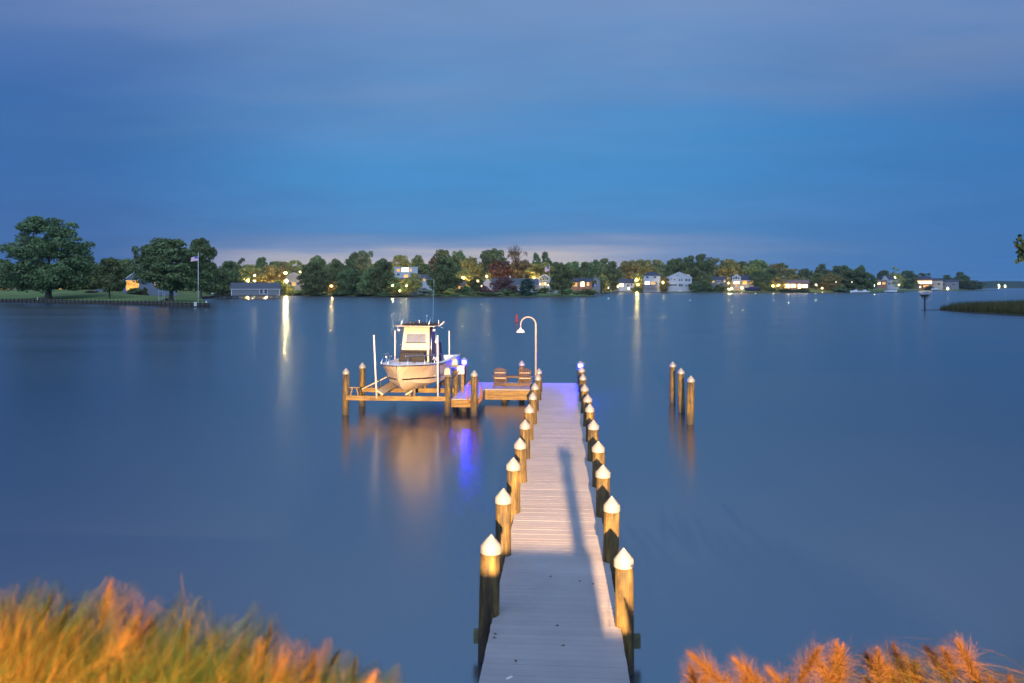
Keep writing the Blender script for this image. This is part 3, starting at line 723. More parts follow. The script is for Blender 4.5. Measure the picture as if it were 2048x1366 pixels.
# rub rail along the sheer
for sx in (-1, 1):
    mb = MB(); mb.tube([(sx * (P[-1][0] + .005), y, P[-1][1] - .01) for y, P in secs], .022, 6); mb.build('rub_rail', 'black', hull, smooth=True)
# deck: crowned foredeck, side decks, cockpit sole
mb = MB()
fore = [(y, P[-1][0], P[-1][1]) for y, P in secs if y <= 2.3]
for y, hw, z in fore:
    for u in (-1, -.8, -.4, 0, .4, .8, 1): mb.v.append((u * hw * .995, y + .01, z + .012 + .06 * (1 - u * u) * min(1, hw)))
for i in range(len(fore) - 1):
    for k in range(6): a = i * 7 + k; mb.f.append((a, a + 1, a + 8, a + 7)); mb.m.append(0)
aft = [(y, P[-1][0], P[-1][1]) for y, P in secs if y >= 2.0]
for sx in (-1, 1):
    base = len(mb.v)
    for y, hw, z in aft: mb.v += [(sx * hw, y, z + .012), (sx * (hw - .24), y, z + .03), (sx * (hw - .26), y, z - .5)]
    for i in range(len(aft) - 1):
        for k in range(2):
            a = base + i * 3 + k; f = (a, a + 3, a + 4, a + 1); mb.f.append(f if sx < 0 else tuple(reversed(f))); mb.m.append(0)
mb.box((0, 5.0, .70), (2.0, 5.0, .06)); mb.box((0, 7.25, .95), (2.3, .25, .44))
mb.build('deck', 'gelwhite', boat, smooth=True).data.set_sharp_from_angle(angle=math.radians(30))
for (x, y) in ((0, .5), (-.42, .62), (.42, .95), (.50, .95)):
    mb = MB(); hz = 1.46; mb.box((x, y, hz), (.10 if x else .05, .035, .025)); mb.tube([(x, y, hz - .08), (x, y, hz)], .012, 6); mb.build('cleat', 'dark', boat)
# registration marks on the bow
for sx in (1,):
    mb = MB(); rr = random.Random(2)
    def hullpt(y, u):
        best = min(secs, key=lambda q_: abs(q_[0] - y)); P = best[1]; i_ = 7
        a, b = P[i_], P[i_ + 1]; return Vector((sx * (a[0] + (b[0] - a[0]) * u + .012), y, a[1] + (b[1] - a[1]) * u))
    for k in range(9):
        y0 = 2.2 + k * .115
        if k in (2, 7): continue
        h0 = rr.uniform(.05, .085); mb.tube([hullpt(y0, .45), hullpt(y0 + rr.uniform(-.02, .05), .45) + Vector((0, 0, h0))], .013, 4); mb.tube([hullpt(y0, .45) + Vector((0, 0, .03)), hullpt(y0 + .07, .45) + Vector((0, 0, h0 * .8))], .011, 4)
    mb.tube([hullpt(2.2 + .1 * q, .45) for q in range(11)], .007, 4); mb.build('lettering', 'black', hull)
# bow rails
for sx in (-1, 1):
    mb = MB(); path = []
    rail = [s_ for s_ in secs if .25 <= s_[0] <= 3.0]
    for y, P in rail: path.append((sx * max(.04, P[-1][0] - .10), y + .05, P[-1][1] + .40))
    path = [(path[0][0], path[0][1] - .06, path[0][2] - .02)] + path + [(path[-1][0], path[-1][1] + .25, path[-1][2] - .36)]
    mb.tube(path, .018, 8)
    for yq in (.35, 1.1, 2.0):
        y, P = min(rail, key=lambda q_: abs(q_[0] - yq)); hw = P[-1][0]
        mb.tube([(sx * (hw - .10), y + .05, P[-1][1] + .40), (sx * (hw - .03), y - .22, P[-1][1] + .02)], .015, 6)
    mb.build('bow_rail', 'steel', boat, smooth=True)
# console with cream enclosure
cz = 1.25; zt = 2.80
def lerp(a, b, u): return a + (b - a) * u
def cw_(z): return lerp(.64, .555, (z - cz) / (zt - cz))
def cy_(z): return lerp(3.02, 3.42, min(1, max(0, (z - cz) / (zt - cz))))
con = empty('console', (0, 0, 0)); con.parent = boat
def front_strip(z0, z1, u0, u1, off, name, mat, par=con):
    mb = MB(); t_ = .03
    def p(u, z, d): return (lerp(-cw_(z), cw_(z), u), cy_(z) - off + d, z)
    vs = [p(u0, z0, 0), p(u1, z0, 0), p(u1, z1, 0), p(u0, z1, 0), p(u0, z0, t_), p(u1, z0, t_), p(u1, z1, t_), p(u0, z1, t_)]
    mb.add(vs, [(0, 1, 2, 3), (7, 6, 5, 4), (1, 0, 4, 5), (2, 1, 5, 6), (3, 2, 6, 7), (0, 3, 7, 4)]); return mb.build(name, mat, par)
front_strip(1.30, 1.80, .03, .95, .26, 'seat_cover', 'blackc'); front_strip(1.30, 1.72, .10, .90, .55, 'seat_cover', 'blackc')
mb = MB(); mb.box((0, 2.72, 1.52), (1.16, .5, .42), taper=.9); mb.build('bow_seat', 'blackc', boat, bevel=.05)
front_strip(1.80, 2.10, 0, 1, .0, 'panel', 'gel'); front_strip(1.25, 1.80, 0, 1, -.03, 'panel', 'gel'); front_strip(2.50, 2.80, 0, 1, .0, 'panel', 'gel')
front_strip(2.10, 2.50, 0, .12, .0, 'pillar', 'gel'); front_strip(2.10, 2.50, .88, 1, .0, 'pillar', 'gel')
front_strip(2.10, 2.50, .12, .88, -.02, 'window', 'glassw'); front_strip(2.085, 2.115, .12, .88, .008, 'window_sill', 'blackc')
for u in (.13, .84): front_strip(2.12, 2.49, u, u + .012, .006, 'window_seam', 'gel')
for sx in (-1, 1):
    mb = MB(); vs = []
    for z in (cz, zt):
        for (y, d) in ((cy_(z) + .03, 0), (4.35, 0)): vs += [(sx * cw_(z), y, z), (sx * (cw_(z) - .03), y, z)]
    mb.add(vs, [(0, 2, 6, 4), (1, 5, 7, 3), (4, 6, 7, 5), (0, 4, 5, 1), (2, 3, 7, 6), (0, 1, 3, 2)]); mb.build('panel', 'glassw' if sx < 0 else 'navy', con)
    mb = MB(); mb.tube([(sx * (cw_(cz) + .03), 3.3, cz - .1), (sx * .60, 3.55, zt + .02)], .022, 8); mb.tube([(sx * (cw_(cz) + .04), 4.45, cz - .1), (sx * .60, 4.4, zt + .02)], .022, 8); mb.build('top_leg', 'steel', boat, smooth=True)
mb = MB(); mb.box((.16, 4.9, 1.45), (1.45, .7, 1.2), taper=.72); mb.build('seat_canvas', 'navy', boat, bevel=.06)
# hardtop
mb = MB(); prof = []
mb.box((0.04, 4.0, 2.86), (1.66, 2.1, .035)); mb.v = [(x * (1.08 if z > 2.86 else 1), y, z + .04 * (1 - (x / 1.0) ** 2)) for x, y, z in mb.v]
ht_ = mb.build('hardtop', 'gel', boat, bevel=.01)
mb = MB(); mb.box((.1, 4.0, 2.945), (1.45, 1.7, .05), taper=.85); mb.build('hardtop_cover', 'blackc', ht_)
for sx in (-1, 1):
    mb = MB(); p = [(sx * .60, 3.0, 2.92), (sx * .60 + .04, 3.1, 3.12), (sx * .60 + .11, 3.3, 3.36)]; mb.tube(p, [.028, .024, .016], 8); mb.build('rod_holder', 'steel', ht_, smooth=True)
    mb = MB(); mb.lathe([(.03, 0), (.085, .02), (.09, .14), (.06, .18)], (0, 0, 0), 14); R_ = Matrix.Rotation(-math.pi / 2, 3, 'X'); mb.v = [tuple(R_ @ Vector(p_) + Vector((sx * .78, 3.25, 2.68))) for p_ in mb.v]; mb.box((sx * .78, 3.2, 2.80), (.04, .06, .12)); mb.build('spotlight', 'steel', ht_, smooth=True)
mb = MB(); mb.tube([(.62, 3.8, 2.9), (.66, 3.85, 5.0)], [.006, .002], 6); mb.build('antenna', 'steel', ht_)
mb = MB(); mb.tube([(.30, 4.0, 2.95), (.31, 4.0, 3.28)], .012, 6); mb.ball((.31, 4.0, 3.30), .035, 8); mb.build('mast_light', 'steel', ht_)
mb = MB(); mb.tube([(0, 3.9, 2.95), (0, 3.9, 3.08)], .014, 6); mb.box((0, 3.9, 3.09), (.06, .05, .02)); mb.build('antenna', 'white', ht_)
mb = MB(); mb.tube([(.80, 4.2, 2.9), (.80, 4.2, 3.10)], .014, 6); mb.build('antenna', 'white', ht_)
mb = MB(); mb.ball((-.33, 3.6, 3.0), .07, 8); mb.ball((-.22, 3.7, 2.99), .055, 8); mb.box((-.42, 3.65, 2.98), (.12, .1, .06)); mb.build('deck_horn', 'dark', ht_, smooth=True)
mb = MB(); mb.beam((.86, 3.9, 2.83), (1.12, 3.9, 3.05), .05, .03); mb.beam((.90, 3.9, 2.80), (1.10, 3.9, 3.02), .03, .02); mb.tube([(.8, 3.9, 2.83), (1.08, 3.85, 2.74)], .012, 6); mb.build('outrigger', 'steel', ht_)
# reels / gear by the console
mb = MB(); rr = random.Random(3)
for k in range(7): mb.ball((.88 + rr.uniform(-.13, .13), 3.2 + rr.uniform(-.1, .1), 1.33 + rr.uniform(0, .14)), .05, 7)
mb.tube([(.9, 3.2, 1.35), (.98, 3.1, 1.62)], .018, 6); mb.build('anchor_tackle', 'steel', boat)
mb = MB(); mb.tube([(-1.12, 2.5, 1.28), (-1.06, 2.5, 1.50), (-1.10, 2.3, 1.62)], .02, 6); mb.ball((-1.08, 2.45, 1.52), .05, 7); mb.build('rod_holder', 'steel', boat)
for x in (0,):
    mb = MB(); mb.box((x, 7.75, 1.45), (.42, .55, .65), taper=.75); mb.box((x, 7.7, .75), (.16, .26, .95)); mb.build('outboard_motor', 'blackc', boat, bevel=.06)

# ------------------------------------------------------------------ navigation marks
D = 118; e = empty('nun_buoy', (W(1033.5, D), D, 0)); tag(e, 'red conical navigation buoy floating in open water beyond the gooseneck lamp', 'buoy')
mb = MB(); mb.lathe([(.22, -.3), (.24, .05), (.24, .45), (.22, .52), (.10, 1.12), (.05, 1.2)], n=18); mb.build('body', 'red', e, smooth=True)
mb = MB(); mb.box((0, -.245, .36), (.20, .02, .26)); mb.build('number_patch', 'dark', e)
D = 300; mb = MB(); mb.ball((0, 0, .1), .3); o = mb.build('mooring_ball', 'white', smooth=True); o.location = (W(1380, D), D, 0); tag(o, 'tiny white mooring ball floating far out on open water', 'buoy')

# osprey platform
D = 176; e = empty('nest_platform', (W(1849.5, D), D, 0)); tag(e, 'dark wooden nesting platform on a single pole by the marsh point', 'nest platform')
mb = MB(); mb.tube([(0, 0, -1), (0.03, 0, 3.1)], [.2, .15], 10); mb.build('post', 'tarry', e)
mb = MB(); mb.beam((0, 0, 2.3), (-.75, 0, 3.05), .1, .1); mb.beam((0, 0, 2.3), (.75, 0, 3.05), .1, .1); mb.build('brace', 'tarry', e)
mb = MB(); mb.box((0, 0, 3.1), (1.7, 1.5, .1)); mb.build('platform', 'tarry', e)
mb = MB(); rr = random.Random(7)
for k in range(260):
    a = rr.uniform(0, 6.28); r0 = rr.uniform(.1, .95); z = 3.18 + .42 * r0 + rr.uniform(-.08, .1); q = a + rr.choice((1, -1)) * rr.uniform(.9, 1.9); L_ = rr.uniform(.5, 1.0)
    p = Vector((r0 * math.cos(a), r0 * math.sin(a), z)); dv = Vector((math.cos(q), math.sin(q), rr.uniform(-.15, .35))) * L_ / 2; mb.tube([p - dv, p + dv], .022, 4, caps=False)
mb.tube([(-.7, 0, 3.3), (-1.4, 0, 3.75)], .04, 5); mb.tube([(.7, 0, 3.3), (1.35, 0, 3.8)], .04, 5)
o = mb.build('stick_nest', 'twig'); o.location = e.location; tag(o, 'wide ragged stick nest on top of the pole platform', 'nest')

# ------------------------------------------------------------------ tree prototypes (unit height, unit crown width)
def quads(c, nrm, size, rs, aspect=1.5):
    """leaf-clump quads at c facing roughly nrm"""
    n = len(c); nrm = nrm / (np.linalg.norm(nrm, axis=1, keepdims=True) + 1e-9)
    r = rs.normal(size=(n, 3)); a = np.cross(nrm, r); a /= np.linalg.norm(a, axis=1, keepdims=True) + 1e-9; b = np.cross(nrm, a)
    s = (size * rs.uniform(.55, 1.35, n))[:, None]
    v = np.stack([c - a * s * aspect * .5 - b * s * .15, c - b * s * .5, c + a * s * aspect * .5 + b * s * .1, c + b * s * .5], axis=1)
    return v.reshape(-1, 3), np.arange(n * 4).reshape(n, 4)

def envelope(kind, z):
    if kind == 'oak': return np.interp(z, [0, .12, .3, .55, .75, .9, 1], [.75, .98, 1.0, .86, .70, .52, .28])
    if kind == 'round': return np.interp(z, [0, .2, .45, .7, .88, 1], [.60, .92, 1.0, .92, .74, .40])
    if kind == 'tall': return np.interp(z, [0, .2, .4, .65, .85, 1], [.65, .97, 1.0, .84, .60, .28])
    if kind == 'spruce': return np.interp(z, [0, .1, .5, .8, 1], [.8, 1, .74, .42, .06])
    if kind == 'bush': return np.interp(z, [0, .3, .6, .85, 1], [.85, 1.0, .9, .62, .25])
    if kind == 'dome': return np.interp(z, [0, .2, .5, .8, 1], [.95, 1.0, .93, .62, .15])
def crown(kind, seed, n, leaf, nl, z0, lr=(.10, .19), fill=.25):
    rs = np.random.RandomState(seed); C = []; tries = 0
    while len(C) < nl and tries < 5000:
        tries += 1
        z = rs.uniform(0.04, .97); a = rs.uniform(0, 6.283); e = .5 * float(envelope(kind, z)); lrad = rs.uniform(*lr) * (.75 + .5 * (1 - z))
        if kind == 'spruce': lrad *= .75
        rr = max(0, e - lrad * .75) * (rs.uniform(.62, 1.06) if rs.rand() < .72 else rs.uniform(0, .6))
        x, y = rr * math.cos(a), rr * math.sin(a); ok = True
        for (p, q, s_, t_) in C:
            if (p - x) ** 2 + (q - y) ** 2 + ((s_ - z) * .8) ** 2 < (.55 * min(t_, lrad)) ** 2: ok = False; break
        if ok: C.append((x, y, z, lrad))
    C = np.array(C); wgt = C[:, 3] ** 2; idx = rs.choice(len(C), n, p=wgt / wgt.sum())
    d = rs.normal(size=(n, 3)); d[:, 2] += .35; d /= np.linalg.norm(d, axis=1, keepdims=True)
    rad = np.where(rs.rand(n) < fill, rs.uniform(.2, .8, n), rs.uniform(.75, 1.12, n))
    sq = np.array([1, 1, .85]); 
    if kind == 'spruce': sq = np.array([1.1, 1.1, .42])
    c = C[idx, :3] + d * (C[idx, 3] * rad)[:, None] * sq
    c[:, 2] = z0 + (1 - z0) * c[:, 2] / 1.08
    nrm = d + rs.normal(size=(n, 3)) * .55
    v, f = quads(c, nrm, np.full(n, leaf), rs)
    lob = C.copy(); lob[:, 2] = z0 + (1 - z0) * lob[:, 2] / 1.08
    return mesh_np('crown', v, f, ['leaf_dark']), lob
def trunk(kind, seed, lob, z0, r=.022, mat='bark', fork=.30, nb=9):
    rr = random.Random(seed); mb = MB(); top = fork if kind != 'spruce' else .85
    lean = rr.uniform(-.03, .03)
    mb.tube([(0, 0, -.03), (0, 0, .0), (lean * .2, 0, .06), (lean * .6, .005, top * .6), (lean, 0, top)], [r * 1.9, r * 1.5, r, r * .85, r * .62], 9)
    idx = list(range(len(lob))); rr.shuffle(idx)
    for i in idx[:nb]:
        x, y, z, q = lob[i]; z = float(z)
        if z < top * .8: continue
        b0 = Vector((lean, 0, top * rr.uniform(.75, 1.0))); p2 = Vector((x, y, z)); mid = (b0 + p2) / 2 + Vector((x * .12, y * .12, .03))
        mb.tube([b0, mid, p2], [r * .5, r * .33, r * .12], 5)
    return mb
PROTO = {}
def proto(key, kind, seed, n, leaf, nl, z0, **kw):
    me, lob = crown(kind, seed, n, leaf, nl, z0, kw.get('lr', (.10, .19)), kw.get('fill', .25))
    tb = trunk(kind, seed, lob, z0, kw.get('r', .022), 'bark', kw.get('fork', .30)).build('trunk', 'bark', smooth=True); tm = tb.data; bpy.data.objects.remove(tb)
    PROTO[key] = (me, tm)
proto('bigoak', 'oak', 29, 27000, .0185, 140, .13, lr=(.045, .115), r=.030, fork=.26, fill=.12)
proto('oak', 'oak', 22, 16000, .026, 110, .20, lr=(.055, .125), r=.026, fork=.28)
proto('oakb', 'oak', 33, 16000, .026, 100, .22, lr=(.055, .13), r=.024, fork=.28)
for i in range(4): proto('round%d' % i, 'round', 40 + i, 7500, .038, 74, .08, lr=(.075, .16), r=.02)
for i in range(3): proto('tall%d' % i, 'tall', 60 + i, 7500, .038, 78, .06, lr=(.07, .15), r=.018)
proto('lawnt', 'tall', 65, 9000, .038, 50, .20, lr=(.09, .17), r=.024, fork=.34)
proto('spruce', 'spruce', 70, 7000, .036, 60, .03, lr=(.10, .15), r=.02); proto('dome', 'dome', 71, 7000, .035, 40, .03, lr=(.10, .16)); proto('bush0', 'bush', 72, 2200, .075, 16, .02, lr=(.14, .24)); proto('bush1', 'bush', 73, 2200, .075, 15, .02, lr=(.14, .24))
proto('air0', 'round', 80, 2600, .036, 22, .14, lr=(.08, .14), r=.02, fork=.42); proto('air1', 'tall', 81, 2600, .036, 22, .14, lr=(.08, .14), r=.018, fork=.5)

def bare_tree_mesh():
    rr = random.Random(12); mb = MB(); tips = []
    def grow(p, d, L_, r, lv):
        q = p + d * L_; mid = (p + q) / 2 + Vector((rr.uniform(-.02, .02), rr.uniform(-.02, .02), 0)) * L_ * 3
        mb.tube([p, mid, q], [r, r * .85, r * .68], 6 if lv < 3 else 4, caps=False)
        if lv >= 6: tips.append(q); return
        k = 2 if rr.random() < .55 else 3
        for j in range(k):
            ax = Vector((rr.uniform(-1, 1), rr.uniform(-1, 1), rr.uniform(-.25, .6))); nd = (d + ax * (.62 if lv < 5 else .8)).normalized(); nd.z = max(nd.z, .05)
            grow(q, nd.normalized(), L_ * rr.uniform(.66, .86), r * .62, lv + 1)
    grow(Vector((0, 0, -.02)), Vector((0.02, 0, 1)), .26, .022, 0)
    zmax = max(v[2] for v in mb.v); wx = max(max(abs(v[0]), abs(v[1])) for v in mb.v) * 2
    mb.v = [(x / wx, y / wx, z / zmax) for x, y, z in mb.v]; tips = [(t.x / wx, t.y / wx, t.z / zmax) for t in tips]
    return mb, tips
mb, tips = bare_tree_mesh(); _t = mb.build('trunk', 'darkbark'); BT = _t.data; bpy.data.objects.remove(_t)
rs = np.random.RandomState(9); tips = np.array(tips); ti = tips[rs.choice(len(tips), 900)] + rs.normal(size=(900, 3)) * .02; ti = ti[ti[:, 2] < .80]
v, f = quads(ti, rs.normal(size=(len(ti), 3)), np.full(len(ti), .03), rs); PROTO['bare'] = (mesh_np('crown', v, f, ['leaf_rust']), BT)

trnd = random.Random(77)
NAMEOF = {'bush': 'shrub', 'dome': 'round_tree', 'spruce': 'spruce_tree', 'bare': 'bare_tree', 'bigoak': 'oak_tree', 'oak': 'oak_tree'}
def tree(px, top, wpx, D, kind, mat, label, cat='tree', group=None, name=None, zg=None):
    x = W(px, D); g = gz(x, D) if zg is None else zg; h = ZY(top, D) - g; wd = wpx / F * D
    key = kind
    if kind == 'round': key = 'round%d' % trnd.randrange(4)
    elif kind == 'tall': key = 'tall%d' % trnd.randrange(3)
    elif kind == 'air': key = 'air%d' % trnd.randrange(2)
    elif kind == 'bush': key = 'bush%d' % trnd.randrange(2)
    nm = name or ('shrub' if kind == 'bush' else NAMEOF.get(kind.rstrip('b') if kind == 'oakb' else kind, 'leafy_tree'))
    e = empty(nm, (x, D, g - .05), trnd.uniform(0, 6.28)); wk = 1.04 if D < 420 and px < 450 else 1.16; e.scale = (wd * wk, wd * wk, h * 1.02)
    cm, tm = PROTO[key]; c = link('crown', cm, e)
    c.material_slots[0].link = 'OBJECT'; c.material_slots[0].material = M[mat]
    if kind != 'bush': link('trunk', tm, e)
    tag(e, label, cat, group); return e

# ------------------------------------------------------------------ trees
T = [
 # peninsula
 (97, 430, 188, 266, 'bigoak', 'leaf_dark', 'huge spreading dark oak on the lawn, the tallest tree of all'),
 (219, 513, 66, 258, 'lawnt', 'leaf_dark', 'small dark lawn tree with a thin trunk beside the huge oak'),
 (342, 474, 150, 233, 'oak', 'leaf_dark', 'broad dark oak with a thick trunk in front of the grey gabled house'),
 (402, 475, 78, 290, 'oakb', 'leaf_dark', 'dark oak directly behind the tall white flagpole'),
 (456, 521, 56, 375, 'round', 'leaf_dark', 'low dark tree mass between the flagpole and the boathouse'),
 (292, 486, 70, 345, 'round', 'leaf_dark', 'dark tree rising behind the steep roof of the grey gabled house'),
 (8, 517, 70, 345, 'round', 'leaf_dark', 'dark tree over the orange lit cottage at the picture edge'),
 (152, 521, 80, 375, 'round', 'leaf_olive', 'dim olive tree behind the huge oak, near the glowing garden'),
 (247, 516, 56, 372, 'round', 'leaf_mid', 'dim green tree just beside the grey house roof ridge'),
 (67, 566, 18, 335, 'tall', 'leaf_dark', 'tiny young tree on the lawn in front of the yellow lit window'),
 # behind boathouse
 (486, 513, 44, 560, 'air', 'leaf_dark', 'airy dark tree silhouetted above the boathouse roof'),
 (523, 513, 30, 560, 'round', 'leaf_dark', 'small round dark treetop above the boathouse, second in the skyline'),
 (549, 522, 32, 580, 'round', 'leaf_dark', 'low dark treetop above the far end of the boathouse'),
 (505, 534, 70, 540, 'round', 'leaf_olive', 'wide dim tree directly behind the boathouse roof'),
 (538, 529, 62, 492, 'round', 'leaf_olive', 'olive autumn tree lit from behind beside the boathouse gable'),
 (589, 519, 36, 640, 'air', 'leaf_olive', 'sparse small tree on the skyline over the brightest floodlights'),
 (560, 560, 26, 476, 'round', 'leaf_dark', 'dark bushy tree touching the boathouse end wall'),
 # central shore
 (633, 511, 50, 478, 'tall', 'leaf_mid', 'tall mid green tree next to the brightest floodlights'),
 (627, 524, 62, 452, 'tall', 'leaf_dark', 'dark waterside tree next to the brightest floodlights'),
 (672, 517, 38, 500, 'tall', 'leaf_dark', 'slim dark tree between two bushy waterside trees'),
 (697, 517, 44, 470, 'round', 'leaf_dark', 'dark round crown below the pale tall treetops'),
 (704, 537, 62, 440, 'round', 'leaf_dark', 'low dark tree leaning over the bank under the pale tall treetops'),
 (731, 499, 44, 590, 'air', 'leaf_pale', 'tall pale green double crown high on the skyline'),
 (709, 504, 34, 600, 'tall', 'leaf_dark', 'narrow dark crown beside the pale green double crown'),
 (722, 511, 56, 570, 'round', 'leaf_pale', 'broad pale green crown under the skyline double crown'),
 (764, 517, 52, 425, 'tall', 'leaf_dark', 'tall dense dark tree at the water edge near the floodlit garden'),
 (739, 534, 44, 430, 'tall', 'leaf_mid', 'mid green waterside tree hugging the tall dense dark one'),
 (803, 508, 44, 620, 'round', 'leaf_olive', 'olive crown behind the flat roofed lit house'),
 (836, 508, 34, 620, 'tall', 'leaf_mid', 'pointed green crown behind the flat roofed lit house'),
 (845, 527, 46, 520, 'round', 'leaf_mid', 'green tree beside the flat roofed lit house'),
 (795, 552, 46, 424, 'air', 'leaf_mid', 'thin garden tree standing in the glare of the floodlit garden'),
 (826, 545, 34, 425, 'round', 'leaf_olive', 'bushy olive tree beside the glare of the floodlit garden'),
 (888, 498, 60, 610, 'round', 'leaf_mid', 'broad mid green skyline crown behind the big dark waterside tree'),
 (916, 500, 34, 600, 'round', 'leaf_mid', 'round green skyline crown touching the broad one'),
 (866, 512, 24, 560, 'tall', 'leaf_rust', 'narrow rust tinted crown behind the big dark waterside tree'),
 (889, 513, 62, 428, 'tall', 'leaf_dark', 'big dark waterside tree above the orange lit terrace'),
 (942, 513, 44, 580, 'round', 'leaf_olive', 'dull olive brown crown next to the bright green skyline dome'),
 (930, 535, 44, 520, 'round', 'leaf_olive', 'yellow lit garden tree above the orange lit terrace'),
 (952, 552, 26, 432, 'round', 'leaf_dark', 'small dark round tree beside the pink lit gable'),
 (985, 497, 60, 620, 'round', 'leaf_mid', 'bright green dome shaped crown beside the bare tree'),
 (1002, 520, 50, 545, 'round', 'leaf_rust', 'rust coloured autumn tree under the bare tree'),
 (1037, 487, 66, 530, 'bare', 'leaf_rust', 'nearly bare brown tree with forking branches on the skyline'),
 (1043, 519, 54, 548, 'round', 'leaf_rust', 'dull rust tree behind the bare trunk'),
 (1092, 502, 26, 640, 'round', 'leaf_dark', 'dark round skyline crown, taller of the pair after the bare tree'),
 (1072, 505, 26, 640, 'tall', 'leaf_dark', 'dark narrow skyline crown, shorter of the pair after the bare tree'),
 (1082, 524, 60, 520, 'round', 'leaf_olive', 'olive tree glowing yellow behind the blue grey gable'),
 (1008, 552, 54, 424, 'dome', 'leaf_purple', 'purple leaved dome shaped tree in front of the white cottage'),
 (1054, 547, 38, 408, 'spruce', 'leaf_spruce', 'squat blue green spruce on the lawn by the white porch'),
 (1124, 526, 46, 407, 'lawnt', 'leaf_dark', 'dark oval tree with a bare stem alone on the point lawn'),
 (1117, 522, 34, 640, 'round', 'leaf_dark', 'dim crown behind the oval tree on the point'),
 (1144, 521, 40, 640, 'round', 'leaf_mid', 'green crown behind the orange lit shack'),
 (1168, 523, 46, 570, 'round', 'leaf_dark', 'large dark crown over the orange lit shack'),
 (1206, 515, 50, 860, 'round', 'leaf_mid', 'green skyline crown above the long timber pier'),
 (1225, 522, 42, 800, 'tall', 'leaf_dark', 'dark tree above the small bright waterfront cottages'),
 # right shore
 (1258, 520, 46, 860, 'round', 'leaf_olive', 'olive crown above the small bright waterfront cottages'),
 (1288, 518, 42, 870, 'round', 'leaf_olive', 'olive crown behind the hip roofed white house'),
 (1314, 518, 34, 880, 'round', 'leaf_olive', 'brownish crown between the two white houses, on the skyline'),
 (1325, 525, 40, 840, 'air', 'leaf_pale', 'pale green tree between the two white houses'),
 (1326, 556, 16, 750, 'air', 'leaf_olive', 'small yellow glowing tree between the two white houses'),
 (1356, 515, 52, 830, 'round', 'leaf_dark', 'dark crown behind the big white gabled house'),
 (1400, 506, 58, 815, 'round', 'leaf_dark', 'tallest dark round crown next to the big white gabled house'),
 (1376, 512, 34, 820, 'tall', 'leaf_dark', 'dark narrow crown joined to the tallest dark round one'),
 (1405, 541, 34, 755, 'round', 'leaf_mid', 'grey green tree on the lawn by the big white gabled house'),
 (1391, 562, 26, 748, 'round', 'leaf_dark', 'dark bushy tree against the big white gabled house'),
 (1434, 515, 32, 860, 'air', 'leaf_pale', 'pale airy crown above the slate roofed house'),
 (1460, 517, 44, 850, 'round', 'leaf_olive', 'olive autumn crown behind the arched window house'),
 (1486, 521, 34, 860, 'round', 'leaf_dark', 'dull dark crown above the arched window house'),
 (1513, 518, 48, 830, 'round', 'leaf_mid', 'green spreading crown after the arched window house'),
 (1521, 541, 40, 745, 'round', 'leaf_dark', 'dark tree beside the boat under a blue cover'),
 (1541, 535, 30, 780, 'round', 'leaf_dark', 'dark tree between the blue covered boat and the bright garden'),
 (1566, 523, 46, 800, 'air', 'leaf_dark', 'ragged dark tree over the brightest house of the far shore'),
 (1555, 553, 34, 745, 'air', 'leaf_olive', 'tree lit bright yellow beside the brightest house'),
 (1590, 549, 44, 760, 'round', 'leaf_olive', 'brown green tree above the brightest house roof'),
 (1611, 536, 36, 900, 'round', 'leaf_dark', 'round dark crown standing clear against the sky'),
 (1644, 527, 34, 880, 'tall', 'leaf_dark', 'tall dark crown before the pale lawn house'),
 (1632, 545, 34, 760, 'round', 'leaf_mid', 'spreading tree over the pale lawn house'),
 (1681, 530, 42, 790, 'round', 'leaf_dark', 'green dome crown over the moored white motorboats'),
 (1664, 547, 40, 745, 'round', 'leaf_olive', 'wide low tree by the moored white motorboats'),
 (1706, 538, 56, 760, 'round', 'leaf_dark', 'large dark tree behind the moored white motorboats'),
 (1735, 545, 34, 770, 'round', 'leaf_dark', 'dark tree at the point past the moored motorboats'),
 (1721, 530, 28, 830, 'tall', 'leaf_dark', 'spiky dark treetop over the moored motorboats'),
 (1767, 540, 30, 1200, 'round', 'leaf_dark', 'round dark crown behind the floodlit white gable'),
 (1789, 531, 24, 1195, 'air', 'leaf_olive', 'pale tree glowing above the floodlit white gable'),
 (1817, 540, 34, 1185, 'round', 'leaf_dark', 'dark tree between the floodlit gable and the terrace house'),
 (1849, 545, 30, 1240, 'air', 'leaf_dark', 'thin bare looking tree behind the terrace house'),
 (1896, 549, 26, 1230, 'round', 'leaf_dark', 'small dark crown behind the last dark house'),
 (1922, 543, 27, 1215, 'round', 'leaf_dark', 'square topped dark tree near the end of the far point'),
 (1946, 560, 42, 1195, 'round', 'leaf_dark', 'low dark tree, last one on the far point'),
]
for t in T: tree(*t)
